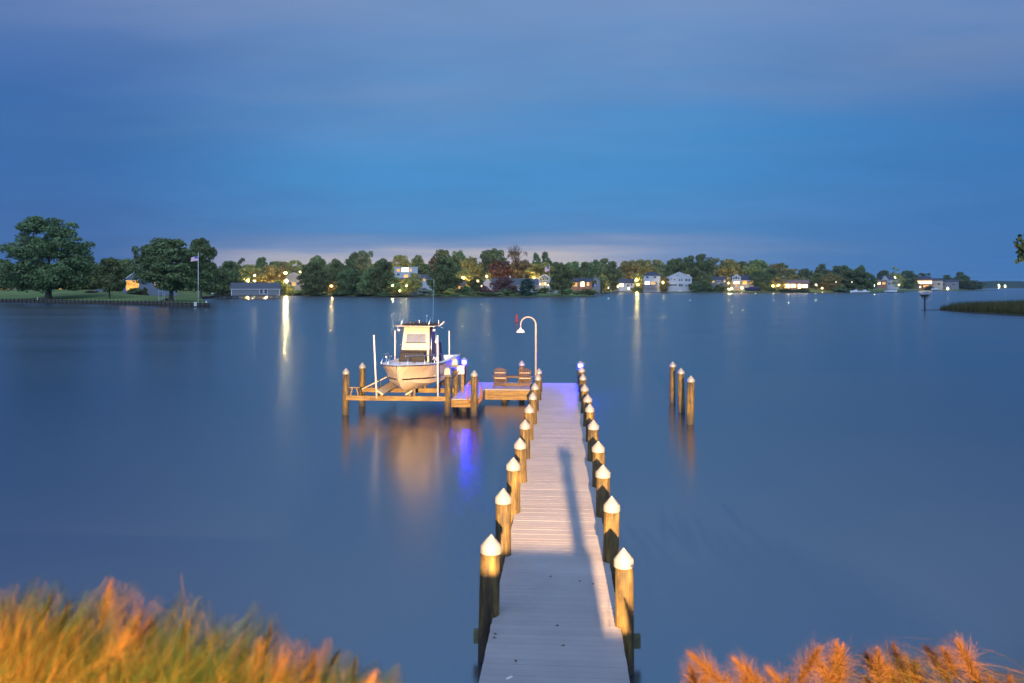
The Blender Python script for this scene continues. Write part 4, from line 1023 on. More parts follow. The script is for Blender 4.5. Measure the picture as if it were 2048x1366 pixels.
# filler behind the houses
used = [(t[0], t[1]) for t in T]
for k in range(34):
    px = 466 + k * 34 + trnd.uniform(-8, 8)
    if px > 1610: break
    D = (640 if px < 1190 else 900) + trnd.uniform(-20, 40)
    near = min(used, key=lambda u: abs(u[0] - px))
    tree(px, trnd.uniform(521, 532) + (4 if px > 1500 else 0), trnd.uniform(48, 66), D, 'round', trnd.choice(['leaf_olive', 'leaf_mid', 'leaf_olive', 'leaf_pale']), 'dim background tree in the unbroken back row behind the shore houses', group='back row of trees behind the shore houses')
for k, (px, D) in enumerate(((20, 400), (60, 420), (115, 430), (175, 430), (225, 420), (320, 400), (430, 430))):
    tree(px, trnd.uniform(530, 545), 70, D, 'round', 'leaf_dark', 'dim tree in the back row behind the peninsula lawn', group='back row of trees behind the peninsula')
S = [
 (262, 576, 20, 313, 'bush', 'leaf_dark', 'dark clipped bush under the glowing porch window'), (276, 574, 26, 312, 'bush', 'leaf_dark', 'wide dark bush below the glowing bay window'),
 (290, 573, 15, 311, 'bush', 'leaf_dark', 'upright dark bush against the grey house wall'), (333, 596, 16, 236, 'bush', 'leaf_dark', 'low dark bush at the foot of the thick oak trunk'),
 (183, 581, 26, 300, 'bush', 'leaf_rust', 'low brownish hedge bush beside the parked car'), (150, 575, 16, 318, 'bush', 'leaf_dark', 'dark bush on the lawn before the glowing garden'), (436, 576, 34, 425, 'bush', 'leaf_mid', 'pale waterside bush next to the boathouse walkway'),
 (465, 574, 30, 450, 'bush', 'leaf_mid', 'pale bush half hidden by the boathouse'),
 (596, 581, 40, 474, 'bush', 'leaf_dark', 'shore bush beneath the brightest floodlights'), (636, 582, 34, 449, 'bush', 'leaf_dark', 'shore bush at the foot of the dark waterside tree'), (682, 581, 44, 436, 'bush', 'leaf_dark', 'wide shore bush before a patch of lit lawn'),
 (730, 582, 40, 422, 'bush', 'leaf_dark', 'shore bush under the mid green waterside tree'), (770, 584, 36, 414, 'bush', 'leaf_dark', 'shore bush under the tall dense dark tree'), (806, 585, 40, 411, 'bush', 'leaf_dark', 'shore bush below the floodlit garden'),
 (846, 575, 36, 414, 'bush', 'leaf_flower', 'white flowering bush on the bank near the floodlit garden'), (826, 582, 26, 411, 'bush', 'leaf_flower', 'smaller pale flowering bush beside the floodlit garden'), (878, 588, 26, 407, 'bush', 'leaf_mid', 'small green bush on the strip of lawn by the water'),
 (899, 576, 24, 420, 'bush', 'leaf_olive', 'rounded grey green bush in front of the orange lit terrace'), (933, 571, 34, 420, 'bush', 'leaf_dark', 'dark bush beside the orange lit terrace'), (908, 587, 24, 406, 'bush', 'leaf_mid', 'low waterside bush below the orange lit terrace'),
 (948, 582, 36, 408, 'bush', 'leaf_mid', 'grey green waterside bush before the pink lit gable'), (981, 584, 40, 406, 'bush', 'leaf_dark', 'dark waterside bush before the purple dome tree'), (1000, 583, 22, 404, 'bush', 'leaf_pale', 'pale silvery bush at the water edge before the purple dome tree'),
 (1016, 577, 34, 409, 'bush', 'leaf_dark', 'dark bush under the purple dome tree'), (1028, 586, 24, 405, 'bush', 'leaf_mid', 'green bush at the end of the waterside planting by the spruce'), (970, 570, 22, 416, 'bush', 'leaf_purple', 'dark red bush against the pink lit gable'),
 (1420, 568, 22, 748, 'bush', 'leaf_dark', 'dark bush before the slate roofed house'), (1441, 567, 24, 742, 'bush', 'leaf_dark', 'dark bush between the slate roofed house and the light pole'), (1212, 570, 20, 770, 'bush', 'leaf_dark', 'dark bush by the root of the long timber pier'),
 (1272, 572, 26, 765, 'bush', 'leaf_mid', 'bush in front of the hip roofed white house'), (1540, 573, 26, 735, 'bush', 'leaf_dark', 'dark bush beside the blue covered boat'), (1575, 576, 40, 722, 'bush', 'leaf_dark', 'bank shrubs below the brightest house'),
 (1604, 576, 30, 720, 'bush', 'leaf_dark', 'bank shrub below the second bright picture window'), (1680, 572, 30, 722, 'bush', 'leaf_dark', 'dark shrub behind the moored motorboats'), (1860, 571, 20, 1165, 'bush', 'leaf_dark', 'shrub below the terrace house'),
 (1088, 574, 40, 440, 'bush', 'leaf_mid', 'low hedge below the blue grey gable house'), (1132, 576, 40, 436, 'bush', 'leaf_mid', 'low hedge behind the oval tree on the point'), (1172, 577, 50, 450, 'bush', 'leaf_mid', 'bank hedge at the root of the timber pier'),
]
for t in S: tree(*t, cat='shrub')
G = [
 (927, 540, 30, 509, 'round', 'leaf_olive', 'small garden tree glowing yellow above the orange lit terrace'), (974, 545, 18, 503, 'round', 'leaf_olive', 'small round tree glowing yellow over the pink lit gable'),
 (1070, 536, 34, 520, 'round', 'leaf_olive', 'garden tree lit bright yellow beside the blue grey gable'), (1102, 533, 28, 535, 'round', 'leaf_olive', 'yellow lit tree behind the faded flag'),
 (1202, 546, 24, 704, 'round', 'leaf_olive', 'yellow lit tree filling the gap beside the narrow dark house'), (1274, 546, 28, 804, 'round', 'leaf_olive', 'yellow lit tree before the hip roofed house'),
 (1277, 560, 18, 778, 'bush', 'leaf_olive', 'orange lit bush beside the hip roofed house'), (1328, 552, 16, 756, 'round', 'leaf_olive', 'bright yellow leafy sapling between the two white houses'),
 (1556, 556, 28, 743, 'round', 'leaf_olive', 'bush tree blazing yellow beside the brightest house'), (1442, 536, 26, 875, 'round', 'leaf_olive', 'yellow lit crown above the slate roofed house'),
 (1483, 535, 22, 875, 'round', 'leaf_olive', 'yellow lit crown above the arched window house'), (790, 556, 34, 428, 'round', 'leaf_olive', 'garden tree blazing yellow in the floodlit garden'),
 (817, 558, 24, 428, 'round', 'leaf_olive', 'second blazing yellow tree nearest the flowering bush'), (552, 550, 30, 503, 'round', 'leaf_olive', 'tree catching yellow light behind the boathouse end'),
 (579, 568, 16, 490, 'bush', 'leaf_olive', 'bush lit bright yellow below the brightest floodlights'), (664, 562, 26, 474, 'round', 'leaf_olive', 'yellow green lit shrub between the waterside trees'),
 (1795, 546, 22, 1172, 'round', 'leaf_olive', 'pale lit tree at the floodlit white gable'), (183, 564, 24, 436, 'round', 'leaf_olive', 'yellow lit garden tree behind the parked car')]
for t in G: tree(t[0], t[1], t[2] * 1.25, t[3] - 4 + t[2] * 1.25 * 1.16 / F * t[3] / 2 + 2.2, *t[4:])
# branch of a tree close by, just entering the frame
rs = np.random.RandomState(31)
C = []; D = 22.0
ax = W(2036, D) - 16.8
lobs = [(-2.9, 0, 6.72, .30), (-2.75, .2, 6.42, .30), (-2.6, -.1, 6.15, .26), (-2.45, 0, 6.9, .34), (-2.2, .3, 6.5, .42), (-1.6, 0, 6.9, .6), (-.8, .4, 7.6, .9), (.3, 0, 8.6, 1.3), (1.2, .5, 7.4, 1.1), (.2, -.8, 7.1, .9), (-.5, .3, 9.4, .9), (1.0, -.4, 9.2, .9)]
c = []; nn = []
for (x, y, z, r) in lobs:
    k = int(700 * r ** 1.6) + 60; d = rs.normal(size=(k, 3)); d /= np.linalg.norm(d, axis=1, keepdims=True); c.append(np.array([x, y, z]) + d * r * rs.uniform(.35, 1.1, (k, 1))); nn.append(d + rs.normal(size=(k, 3)) * .8)
c = np.concatenate(c); nn = np.concatenate(nn); v, f = quads(c, nn, np.full(len(c), .12), rs, 1.4)
e = empty('leafy_tree', (W(2036, D) + 2.9 + .28, D, 0)); tag(e, 'near tree whose dark leafy branch tip enters at the frame edge', 'tree')
link('crown', mesh_np('crown', v, f, ['leaf_spruce']), e)
mb = MB(); mb.tube([(0.3, 0, -1), (.2, 0, 3), (.1, 0, 6), (.2, 0, 8.5)], [.3, .24, .18, .08], 10); mb.tube([(.15, 0, 4.6), (-1.2, .1, 6.0), (-2.3, .2, 6.45), (-2.75, .1, 6.6)], [.12, .08, .04, .015], 7); mb.build('trunk', 'bark', e, smooth=True)

# ------------------------------------------------------------------ houses
def house(name, label, px, D, wpx, yeave, yridge, roof='front', wall='whitesiding', roofm='roof', depth=9.0, wins=(), cat='house', yaw=0.0, ybase=None, chimney=None, door=None, overhang=.35, trim=None, extra=None):
    x = W(px, D); g = gz(x, D)
    if ybase is not None: g = ZY(ybase, D)
    a = math.atan2(x, D); e = empty(name, (x, D, g), -a + yaw); tag(e, label, cat)
    k = D / F / math.cos(a) ; wd = wpx * k; he = ZY(yeave, D) - g; hr = ZY(yridge, D) - g
    mb = MB(); hw = wd / 2
    if roof == 'front':
        mb.add([(-hw, 0, -1.5), (hw, 0, -1.5), (hw, 0, he), (0, 0, hr - .15), (-hw, 0, he), (-hw, depth, -1.5), (hw, depth, -1.5), (hw, depth, he), (0, depth, hr - .15), (-hw, depth, he)],
               [(0, 1, 2, 3, 4), (9, 8, 7, 6, 5), (1, 6, 7, 2), (5, 0, 4, 9), (2, 7, 8, 3), (4, 3, 8, 9)])
    elif roof == 'side':
        mb.add([(-hw, 0, -1.5), (hw, 0, -1.5), (hw, 0, he), (-hw, 0, he), (-hw, depth, -1.5), (hw, depth, -1.5), (hw, depth, he), (-hw, depth, he), (-hw, depth / 2, hr - .15), (hw, depth / 2, hr - .15)],
               [(0, 1, 2, 3), (7, 6, 5, 4), (1, 5, 6, 9, 2), (4, 0, 3, 8, 7), (3, 2, 9, 8), (8, 9, 6, 7)])
    else: mb.box((0, depth / 2, (he - 1.5) / 2), (wd, depth, he + 1.5))
    mb.build('wall', wall, e)
    mb = MB(); o = overhang; t = .16
    def slab(P): # quad given as 4 points, thickness t upward
        q = [Vector(p) for p in P]; nn_ = (q[1] - q[0]).cross(q[3] - q[0]).normalized()
        if nn_.z < 0: nn_ = -nn_
        mb.add(q + [p + nn_ * t for p in q], [(0, 1, 2, 3), (7, 6, 5, 4), (0, 4, 5, 1), (1, 5, 6, 2), (2, 6, 7, 3), (3, 7, 4, 0)])
    if roof == 'front':
        sl = (hr - he) / hw
        for sx in (-1, 1): slab([(sx * (hw + o), -o, he - sl * o), (0, -o, hr), (0, depth + o, hr), (sx * (hw + o), depth + o, he - sl * o)])
    elif roof == 'side':
        sl = (hr - he) / (depth / 2)
        slab([(-hw - o, -o, he - sl * o), (hw + o, -o, he - sl * o), (hw + o, depth / 2, hr), (-hw - o, depth / 2, hr)]); slab([(-hw - o, depth + o, he - sl * o), (hw + o, depth + o, he - sl * o), (hw + o, depth / 2 + .01, hr), (-hw - o, depth / 2 + .01, hr)])
    elif roof == 'hip':
        rl = max(.2, hw - depth * .4); A = [(-hw - o, -o, he), (hw + o, -o, he), (hw + o, depth + o, he), (-hw - o, depth + o, he), (-rl, depth / 2, hr), (rl, depth / 2, hr)]
        mb.add(A, [(0, 1, 5, 4), (1, 2, 5), (2, 3, 4, 5), (3, 0, 4), (3, 2, 1, 0)])
    else: mb.box((0, depth / 2, he + .18), (wd + 2 * o, depth + 2 * o, .36))
    rf = mb.build('roof', roofm, e)
    if trim:
        mb = MB()
        if roof == 'front':
            sl = (hr - he) / hw
            for sx in (-1, 1): mb.beam((sx * (hw + o), -o - .03, he - sl * o + .02), (0, -o - .03, hr + .02), .06, .30)
        else: mb.box((0, -o - .03, he - (0 if roof == 'hip' else sl * o if roof == 'side' else 0) + .05), (wd + 2 * o, .06, .26))
        mb.build('fascia', trim, rf)
    for wn in wins:
        wx, wy, ww, wh, wm = wn[:5]; fm = wn[5] if len(wn) > 5 else 'white'
        cx = (wx - px) * k; cz_ = ZY(wy, D) - g; sx, sz = ww * k, wh * k
        mb = MB(); mb.box((0, 0, 0), (sx, .06, sz)); p = mb.build('window', wm, e); p.location = (cx, -.04, cz_)
        if fm:
            mb = MB(); b = min(.16, sx * .18); y = -.05
            for s_ in (-1, 1): mb.box((s_ * (sx / 2 + b / 2), y, 0), (b, .10, sz + 2 * b)); mb.box((0, y, s_ * (sz / 2 + b / 2)), (sx, .10, b))
            if sx > 1.2:
                for q in range(1, max(2, int(sx / 1.5))): mb.box((-sx / 2 + sx * q / max(2, int(sx / 1.5)), y, 0), (.09, .09, sz))
            mb.build('frame', fm, p)
    if chimney:
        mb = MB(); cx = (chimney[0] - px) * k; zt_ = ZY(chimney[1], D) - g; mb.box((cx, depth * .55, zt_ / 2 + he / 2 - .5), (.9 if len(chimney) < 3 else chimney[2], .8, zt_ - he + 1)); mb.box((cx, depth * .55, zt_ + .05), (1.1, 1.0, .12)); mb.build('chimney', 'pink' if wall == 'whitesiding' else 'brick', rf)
    if door:
        mb = MB(); mb.box((0, 0, 1.02), (.95, .07, 2.05)); d_ = mb.build('door', door[1], e); d_.location = ((door[0] - px) * k, -.04, 0)
    return e, k, g
def porch(e, k, px, x0, x1, ztop, dep, n, mat='white', roofm=None, g=0):
    mb = MB(); a = (x0 - px) * k; b = (x1 - px) * k
    for i in range(n): mb.box((a + (b - a) * i / max(1, n - 1), -dep, ztop / 2), (.16, .16, ztop))
    mb.box(((a + b) / 2, -dep, ztop + .12), (b - a + .5, .22, .24)); mb.build('porch_frame', mat, e)
    if roofm:
        mb = MB(); mb.box(((a + b) / 2, -dep / 2 - .05, ztop + .30), (b - a + .7, dep + .5, .12)); mb.build('porch_roof', roofm, e)
def deck_on(e, k, px, x0, x1, z, dep, mat='lumber'):
    mb = MB(); a = (x0 - px) * k; b = (x1 - px) * k; mb.box(((a + b) / 2, -dep / 2 - .06, z), (b - a, dep, .2))
    for i in range(5): mb.box((a + (b - a) * i / 4, -dep, z / 2 - .2), (.18, .18, z)); mb.box((a + (b - a) * i / 4, -dep, z + .55), (.1, .1, 1.0))
    mb.box(((a + b) / 2, -dep, z + 1.05), (b - a, .1, .1)); mb.box(((a + b) / 2, -dep, z + .6), (b - a, .05, .05)); mb.build('terrace', mat, e)

# peninsula house
e, k, g = house('gabled_house', 'grey gabled house with orange glowing windows behind the lawn trees', 301, 318, 88, 561, 522, 'front', 'bluesiding', 'darkroof', 12, [(272, 571, 20, 18, 'lit'), (320, 570, 24, 10, 'lit'), (255, 570, 5, 14, 'lit')], ybase=584.5, trim='white', chimney=(347, 520, 1.2))
mb = MB(); mb.box((0, 0, 0), (3.2, .07, .09)); o_ = mb.build('window_sill', 'white', e); o_.location = ((320 - 301) * k, -.12, ZY(576.5, 318) - g)
house('lit_cottage', 'cottage with orange glowing windows at the very edge of the view', -6, 360, 56, 562, 545, 'side', 'tan', 'darkroof', 8, [(2, 570, 7, 15, 'lit'), (10, 573, 8, 9, 'lit'), (-12, 570, 8, 10, 'lit')])
house('distant_house', 'distant house with a yellow window behind the huge oak', 42, 430, 46, 570, 560, 'side', 'siding', 'darkroof', 8, [(51, 574, 6, 5, 'lit'), (36, 574, 8, 4, 'pane')])
house('distant_house', 'distant house with orange glowing windows framed by the oak trunk', 118, 440, 50, 569, 557, 'side', 'brick', 'darkroof', 8, [(113, 574, 6, 4, 'lito'), (120, 576, 5, 6, 'lit'), (131, 576, 4, 4, 'pane')])
house('distant_house', 'distant house glowing yellow behind the parked car', 186, 440, 40, 568, 556, 'side', 'tan', 'darkroof', 8, [(172, 573, 5, 6, 'lit'), (182, 574, 4, 6, 'litw'), (193, 572, 8, 8, 'lit')])
# boathouse on piles
D = 352; x = W(511.5, D); a = math.atan2(x, D); e = empty('boathouse', (x, D, 0), -a); tag(e, 'long grey boathouse with a white double window standing on piles over the water', 'boathouse')
k = D / F / math.cos(a); hw = 43.5 * k; zf = ZY(591, D); ze = ZY(578.2, D); zr = ZY(566, D)
mb = MB(); mb.add([(-hw, 0, zf), (hw, 0, zf), (hw, 0, ze), (-hw, 0, ze), (-hw, 9, zf), (hw, 9, zf), (hw, 9, ze), (-hw, 9, ze), (-hw, 4.5, zr - .1), (hw, 4.5, zr - .1)], [(0, 1, 2, 3), (7, 6, 5, 4), (1, 5, 6, 9, 2), (4, 0, 3, 8, 7), (3, 2, 9, 8), (8, 9, 6, 7), (3, 2, 1, 0)][:6]); mb.build('wall', 'siding', e)
mb = MB(); sl = (zr - ze) / 4.5
for s0, y0 in ((-1, -.4), (1, 9.4)):
    P = [Vector(p) for p in ((-hw - .4, y0, ze - sl * .4), (hw + .4, y0, ze - sl * .4), (hw + .4, 4.5, zr), (-hw - .4, 4.5, zr))]; mb.add(P + [p + Vector((0, 0, .18)) for p in P], [(0, 1, 2, 3), (7, 6, 5, 4), (0, 4, 5, 1), (1, 5, 6, 2), (2, 6, 7, 3), (3, 7, 4, 0)])
mb.build('roof', 'roof', e)
mb = MB(); mb.box((0, -.44, ze - .05), (2 * hw + .8, .08, .22)); mb.box((-hw + .12, -.05, (zf + ze) / 2), (.28, .1, ze - zf)); mb.box((hw - .12, -.05, (zf + ze) / 2), (.28, .1, ze - zf)); mb.build('trim', 'white', e)
for px_ in (521.5, 529.5):
    cx = (px_ - 511.5) * k; mb = MB(); mb.box((0, 0, 0), (1.35, .06, 1.9)); p = mb.build('window', 'pane', e); p.location = (cx, -.04, ZY(583.2, D))
    mb = MB()
    for s_ in (-1, 1): mb.box((s_ * .76, -.02, 0), (.2, .1, 2.3)); mb.box((0, -.02, s_ * 1.05), (1.35, .1, .2))
    mb.box((0, -.02, 0), (1.35, .09, .08)); mb.build('frame', 'white', p)
mb = MB(); mb.box((0, 3.8, zf - .15), (2 * hw + 1.2, 10.8, .3)); mb.build('floor_deck', 'tarry', e)
for i in range(9):
    mb = MB(); mb.tube([(0, 0, -1.2), (0, 0, 0)], .2, 8); p = mb.build('pile', 'tarry', e); p.location = (-hw + 2 * hw * i / 8, -.9, zf - .2)
mb = MB(); mb.box((-hw - 4.6, 2, zf - .15), (8.5, 1.6, .2)); mb.build('walkway', 'tarry', e)
for i in range(4):
    mb = MB(); mb.tube([(0, 0, -1.2), (0, 0, .8)], .16, 8); p = mb.build('pile', 'tarry', e); p.location = (-hw - 1.5 - 2.2 * i, 1.2, zf - .2)

house('gabled_house', 'pale gabled house beside the brightest floodlights', 588, 520, 40, 556, 545, 'front', 'tan', 'brownroof', 9, [(580, 567, 5, 5, 'pane'), (588, 568, 6, 6, 'lit'), (596, 567, 5, 5, 'pane')], trim='white')
house('low_house', 'low house with dim windows half hidden by waterside trees', 500, 545, 40, 562, 553, 'side', 'whitesiding', 'roof', 8, [(490, 566, 7, 4, 'lit'), (505, 566, 5, 4, 'pane')])
e, k, g = house('flat_roofed_house', 'two storey flat roofed pale house with a bright upstairs window', 812, 500, 46, 534.5, 532, 'flat', 'whitesiding', 'brownroof', 8, [(797, 540.5, 6, 5, 'lit'), (810.5, 539.5, 14, 8, 'litw'), (821.5, 540, 3, 6, 'lit'), (797, 549, 6, 4, 'pane'), (812, 552, 8, 5, 'lito')], trim='white')
house('garden_house', 'low house washed out by the floodlit garden', 800, 440, 50, 566, 556, 'side', 'tan', 'brownroof', 7, [(788, 574, 10, 9, 'litw'), (814, 573, 6, 10, 'litw'), (801, 577, 6, 5, 'lit')])
house('low_house', 'pale house with two lit windows behind the flowering bush', 846, 475, 34, 557, 549, 'side', 'whitesiding', 'roof', 8, [(840, 561, 4, 4, 'lit'), (848, 559, 4, 5, 'lit'), (857, 561, 4, 4, 'pane')])
e, k, g = house('brick_house', 'low brown house with an orange lit terrace under the big dark waterside tree', 902, 448, 56, 569, 560, 'side', 'brick', 'brownroof', 8, [(886, 577, 10, 6, 'lito'), (899, 574, 6, 8, 'lito'), (908, 576, 9, 7, 'lit'), (918, 577, 4, 7, 'lito')])
porch(e, k, 902, 878, 926, 2.6, 2.2, 7, 'white', 'brownroof')
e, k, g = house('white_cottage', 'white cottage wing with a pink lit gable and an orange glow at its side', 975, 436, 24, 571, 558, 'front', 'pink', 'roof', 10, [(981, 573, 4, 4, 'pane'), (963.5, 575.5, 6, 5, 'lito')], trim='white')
e, k, g = house('white_cottage', 'long white cottage with a grey roof, chimney and columned porch', 1030, 446, 92, 569.5, 557, 'side', 'whitesiding', 'roof', 8, [(994, 574, 4, 5, 'pane'), (1003, 574, 4, 5, 'pane'), (1015, 574, 4, 5, 'pane'), (1031, 574, 4, 5, 'pane'), (1068, 576, 3, 5, 'pane')], chimney=(1020, 552), trim='white')
porch(e, k, 1030, 1022, 1081, 3.0, 2.4, 5, 'white', 'roof')
e, k, g = house('blue_grey_house', 'tall blue grey gabled house with a lamp lit porch', 1089, 510, 24, 556, 549, 'front', 'bluesiding', 'darkroof', 9, [(1082, 558, 3, 5, 'pane'), (1088, 558, 4, 5, 'pane'), (1095, 558, 3, 5, 'pane'), (1088, 568, 8, 5, 'lit')], trim='white')
house('blue_grey_house', 'lower wing of the blue grey house with a sloping dark roof', 1106, 512, 20, 561, 553, 'side', 'bluesiding', 'darkroof', 8, [(1104, 567, 4, 5, 'pane')])
house('orange_lit_house', 'low dark house with three orange glowing windows behind the pier', 1163, 545, 42, 563, 556, 'side', 'brick', 'darkroof', 8, [(1150, 569, 8, 7, 'lit'), (1165, 568.5, 7, 9, 'litw'), (1176, 568, 4, 6, 'lito')])
house('narrow_house', 'narrow dark gabled house standing before the yellow lit trees', 1191, 640, 18, 560, 553, 'front', 'siding', 'darkroof', 9, [(1188, 562, 2, 3, 'lit'), (1189, 570, 3, 4, 'lamp_bc')])
# right shore
house('lilac_house', 'small lilac grey gabled cottage by the pier', 1214, 800, 16, 567, 561, 'front', 'whitesiding', 'roof', 9, [(1212, 571, 3, 3, 'lit')])
e, k, g = house('waterfront_cottage', 'low dark roofed cottage with bright porch lamps', 1253, 778, 30, 566, 557.5, 'side', 'whitesiding', 'darkroof', 9, [(1243, 570, 7, 6, 'litw'), (1256, 571, 4, 5, 'pane'), (1263, 570, 3, 5, 'pane')])
mb = MB(); mb.box(((1234 - 1253) * k, -1.5, 1.5), (5.5, 3, .2), Matrix.Rotation(.3, 3, 'X')); [mb.box(((1234 - 1253) * k + q * 2.5, -2.8, .6), (.15, .15, 2)) for q in (-1, 1)]; mb.build('awning', 'bluesiding', e)
e, k, g = house('white_house', 'white two storey house with a dark hip roof and bright ground floor', 1304, 760, 32, 551.5, 543.5, 'hip', 'whitesiding', 'darkroof', 11, [(1295, 554.5, 5, 4, 'pane'), (1310, 554.5, 5, 4, 'pane'), (1295, 566, 9, 6, 'litw'), (1306, 566, 7, 5, 'lit'), (1313, 566.5, 3, 5, 'pane')])
porch(e, k, 1304, 1288, 1315, 6.6 - .2, 2.0, 4, 'dark', 'darkroof')
deck_on(e, k, 1304, 1287, 1315, 3.6, 2.2, 'brick')
W9 = [(1354.5, 551, 2, 2, 'pane'), (1357, 551, 2, 2, 'pane'), (1338.5, 558, 2.5, 1.8, 'pane'), (1344, 558, 2, 2, 'pane'), (1349.5, 559, 3, 3, 'pane'), (1359, 560, 2.5, 4.5, 'pane'), (1363.2, 560, 2.2, 4.5, 'pane'), (1372, 560, 4, 5, 'pane'), (1377.5, 560, 3.5, 5, 'pane'), (1347, 570, 14, 2.6, 'pane'), (1359.5, 571, 3, 5, 'pane'), (1363.5, 571, 3, 4.5, 'pane'), (1372, 571, 4, 3, 'pane'), (1377, 571, 4, 3, 'pane')]
e, k, g = house('white_house', 'big white gabled house with many dark windows and a central door stair', 1358.5, 758, 48, 554.5, 544, 'front', 'whitesiding', 'roof', 12, W9, trim='white', chimney=(1374, 549, 5))
mb = MB(); mb.box((0, -.02, ZY(565, 758) - g), (48 * k, .05, .16)); mb.box(((1361 - 1358.5) * k, -.8, ZY(566.5, 758) - g), (4, 1.6, .3)); mb.build('trim_band', 'white', e)
mb = MB(); [mb.box(((1360 - 1358.5) * k, -.6 - .35 * q, .9 - .28 * q), (3, .38, .28)) for q in range(5)]; mb.build('steps', 'white', e)
e, k, g = house('slate_roofed_house', 'dark slate roofed house with a pale gable and a porch light', 1434, 762, 36, 561, 553, 'side', 'siding', 'darkroof', 9, [(1427, 563, 4, 3, 'lit'), (1438, 563, 4, 4, 'pane'), (1444, 563, 4, 3, 'pane'), (1428, 570, 3, 4, 'pane'), (1448, 562, 3, 4, 'lit')], trim='white')
mb = MB(); mb.beam(((1433 - 1434) * k, -.6, 4.6), ((1440 - 1434) * k, -.6, 8.8), .08, .3); mb.build('gable_trim', 'white', e)
e, k, g = house('terrace_house', 'long house of warm lit rooms beneath the arched window gable', 1485, 748, 42, 560, 550, 'side', 'tan', 'darkroof', 9, [(1474, 565, 10, 5, 'litw'), (1489, 565, 7, 6, 'lito'), (1501, 565, 6, 6, 'lit'), (1474, 571.5, 3, 3, 'lit'), (1484, 575, 4, 4, 'lito')], trim='white')
deck_on(e, k, 1485, 1464, 1482, 3.3, 2.4, 'white')
ge, gk, gg = house('arched_gable', 'white gable with three arched windows above a lit terrace', 1473, 744, 16, 554.5, 549, 'front', 'whitesiding', 'roof', 5, [(1468, 556.5, 3, 4, 'pane'), (1472.5, 555.5, 3.4, 6, 'pane'), (1477, 556.5, 3, 4, 'pane')], ybase=560.2, trim='white')
house('bright_house', 'brightest house of the far shore with glowing picture windows', 1593, 745, 44, 567, 560, 'side', 'brick', 'brownroof', 9, [(1576.5, 572, 9, 7, 'litw'), (1587.5, 571.5, 9, 6, 'litw'), (1598, 572.5, 5, 8, 'litw'), (1607, 572, 10, 6, 'litw')])
house('upper_storey', 'small blue roofed upper storey over the brightest house', 1605, 753, 14, 563.5, 556, 'side', 'siding', 'roof', 6, [(1602, 565.5, 3, 2, 'pane'), (1608, 565.5, 3, 2, 'pane')], ybase=568)
house('lawn_house', 'pale low house above a green lit lawn', 1651, 755, 26, 566, 558, 'side', 'tan', 'brownroof', 9, [(1644, 570, 4, 3, 'pane'), (1655, 570, 4, 4, 'lit')])
e, k, g = house('cottage', 'small orange lit cottage next to the floodlit white gable', 1764, 1172, 16, 564, 559.5, 'side', 'brick', 'brownroof', 9, [(1759, 566.5, 5, 4, 'litw'), (1767, 566.5, 5, 4, 'lit')])
e, k, g = house('white_house', 'white gabled house with one wall floodlit', 1781, 1180, 28, 559, 551.5, 'side', 'whitesiding', 'darkroof', 12, [(1779, 561.5, 2, 2, 'pane'), (1785, 561.5, 2, 2, 'pane'), (1779, 567, 3, 3, 'pane')])
house('floodlit_gable', 'gable end glowing white under a floodlight', 1770, 1174, 10, 559, 551.5, 'front', 'whitesiding', 'darkroof', 8, [(1769, 557, 1.5, 2, 'pane')], trim='white')
e, k, g = house('terrace_house', 'far terrace house with a row of orange lit windows', 1848, 1185, 26, 558, 552, 'hip', 'brick', 'darkroof', 11, [(1849, 564.8, 22, 5, 'litw'), (1842, 573, 3, 2, 'lit'), (1851, 572.5, 8, 3, 'lito')])
house('far_house', 'dim tan house with a low roof beside the far terrace house', 1871, 1195, 22, 561, 556.5, 'side', 'tan', 'darkroof', 10, [(1866, 568, 4, 3, 'pane'), (1876, 568, 4, 3, 'pane')])
house('far_house', 'dark low house, last building on the far point', 1896, 1200, 32, 563.5, 559, 'side', 'siding', 'darkroof', 10, [(1890, 569, 4, 3, 'pane'), (1904, 569, 5, 3, 'pane')])

# ------------------------------------------------------------------ lamps along the shore
def lamp(px, y, D, r, mat, label, post=True, tall=None):
    x = W(px, D); z = ZY(y, D); g = gz(x, D) if D < 1500 else 0; e = empty('lamp_post' if post else 'wall_lamp', (x, D, g)); tag(e, label, 'lamp')
    r *= .46; mb = MB(); mb.ball((0, 0, z - g), r, 10); mb.build('globe', mat, e, smooth=True)
    mb = MB()
    if post: mb.tube([(0, .1, -.3), (0, .1, z - g - r)], .06, 6); mb.lathe([(r * .7, 0), (r * .9, .05), (.03, r * .8)], (0, 0, z - g + r * .9), 10)
    else: mb.box((0, r + .1, z - g), (.12, .3, .12)); mb.tube([(0, r + .2, -.2), (0, r + .2, z - g)], .05, 6)
    mb.build('post' if post else 'bracket', 'dark', e)
lamp(571, 546, 476, .62, 'lamp_f', 'brightest floodlight on a mast beside the pale gabled house')
lamp(573, 562, 475, .60, 'lamp_f', 'second bright floodlight lower down beside the pale gabled house')
lamp(509, 551, 472, .42, 'lamp_w', 'tall street lamp shining above the boathouse roof')
lamp(509.5, 561.5, 471, .25, 'lamp_w', 'small lamp below the street lamp over the boathouse')
lamp(601, 544, 560, .28, 'lamp_y', 'small lamp high on the pale gabled house roof end')
lamp(641, 556, 520, .25, 'lamp_y', 'small orange lamp glimpsed through the dark waterside tree')
lamp(663, 572, 470, .45, 'lamp_y', 'garden lamp lighting lawn between the waterside trees')
lamp(186, 570, 433, .35, 'lamp_y', 'garden lamp behind the parked car on the lawn')
lamp(556, 558, 499, .35, 'lamp_y', 'yellow lamp behind the boathouse end tree')
lamp(690, 560, 480, .35, 'lamp_w', 'lamp glowing inside the dark waterside foliage')
lamp(748, 549, 500, .22, 'lamp_w', 'tiny lamp in front of the tall dense dark tree')
lamp(785, 571, 424.5, .60, 'lamp_w', 'broad white garden floodlight by the water')
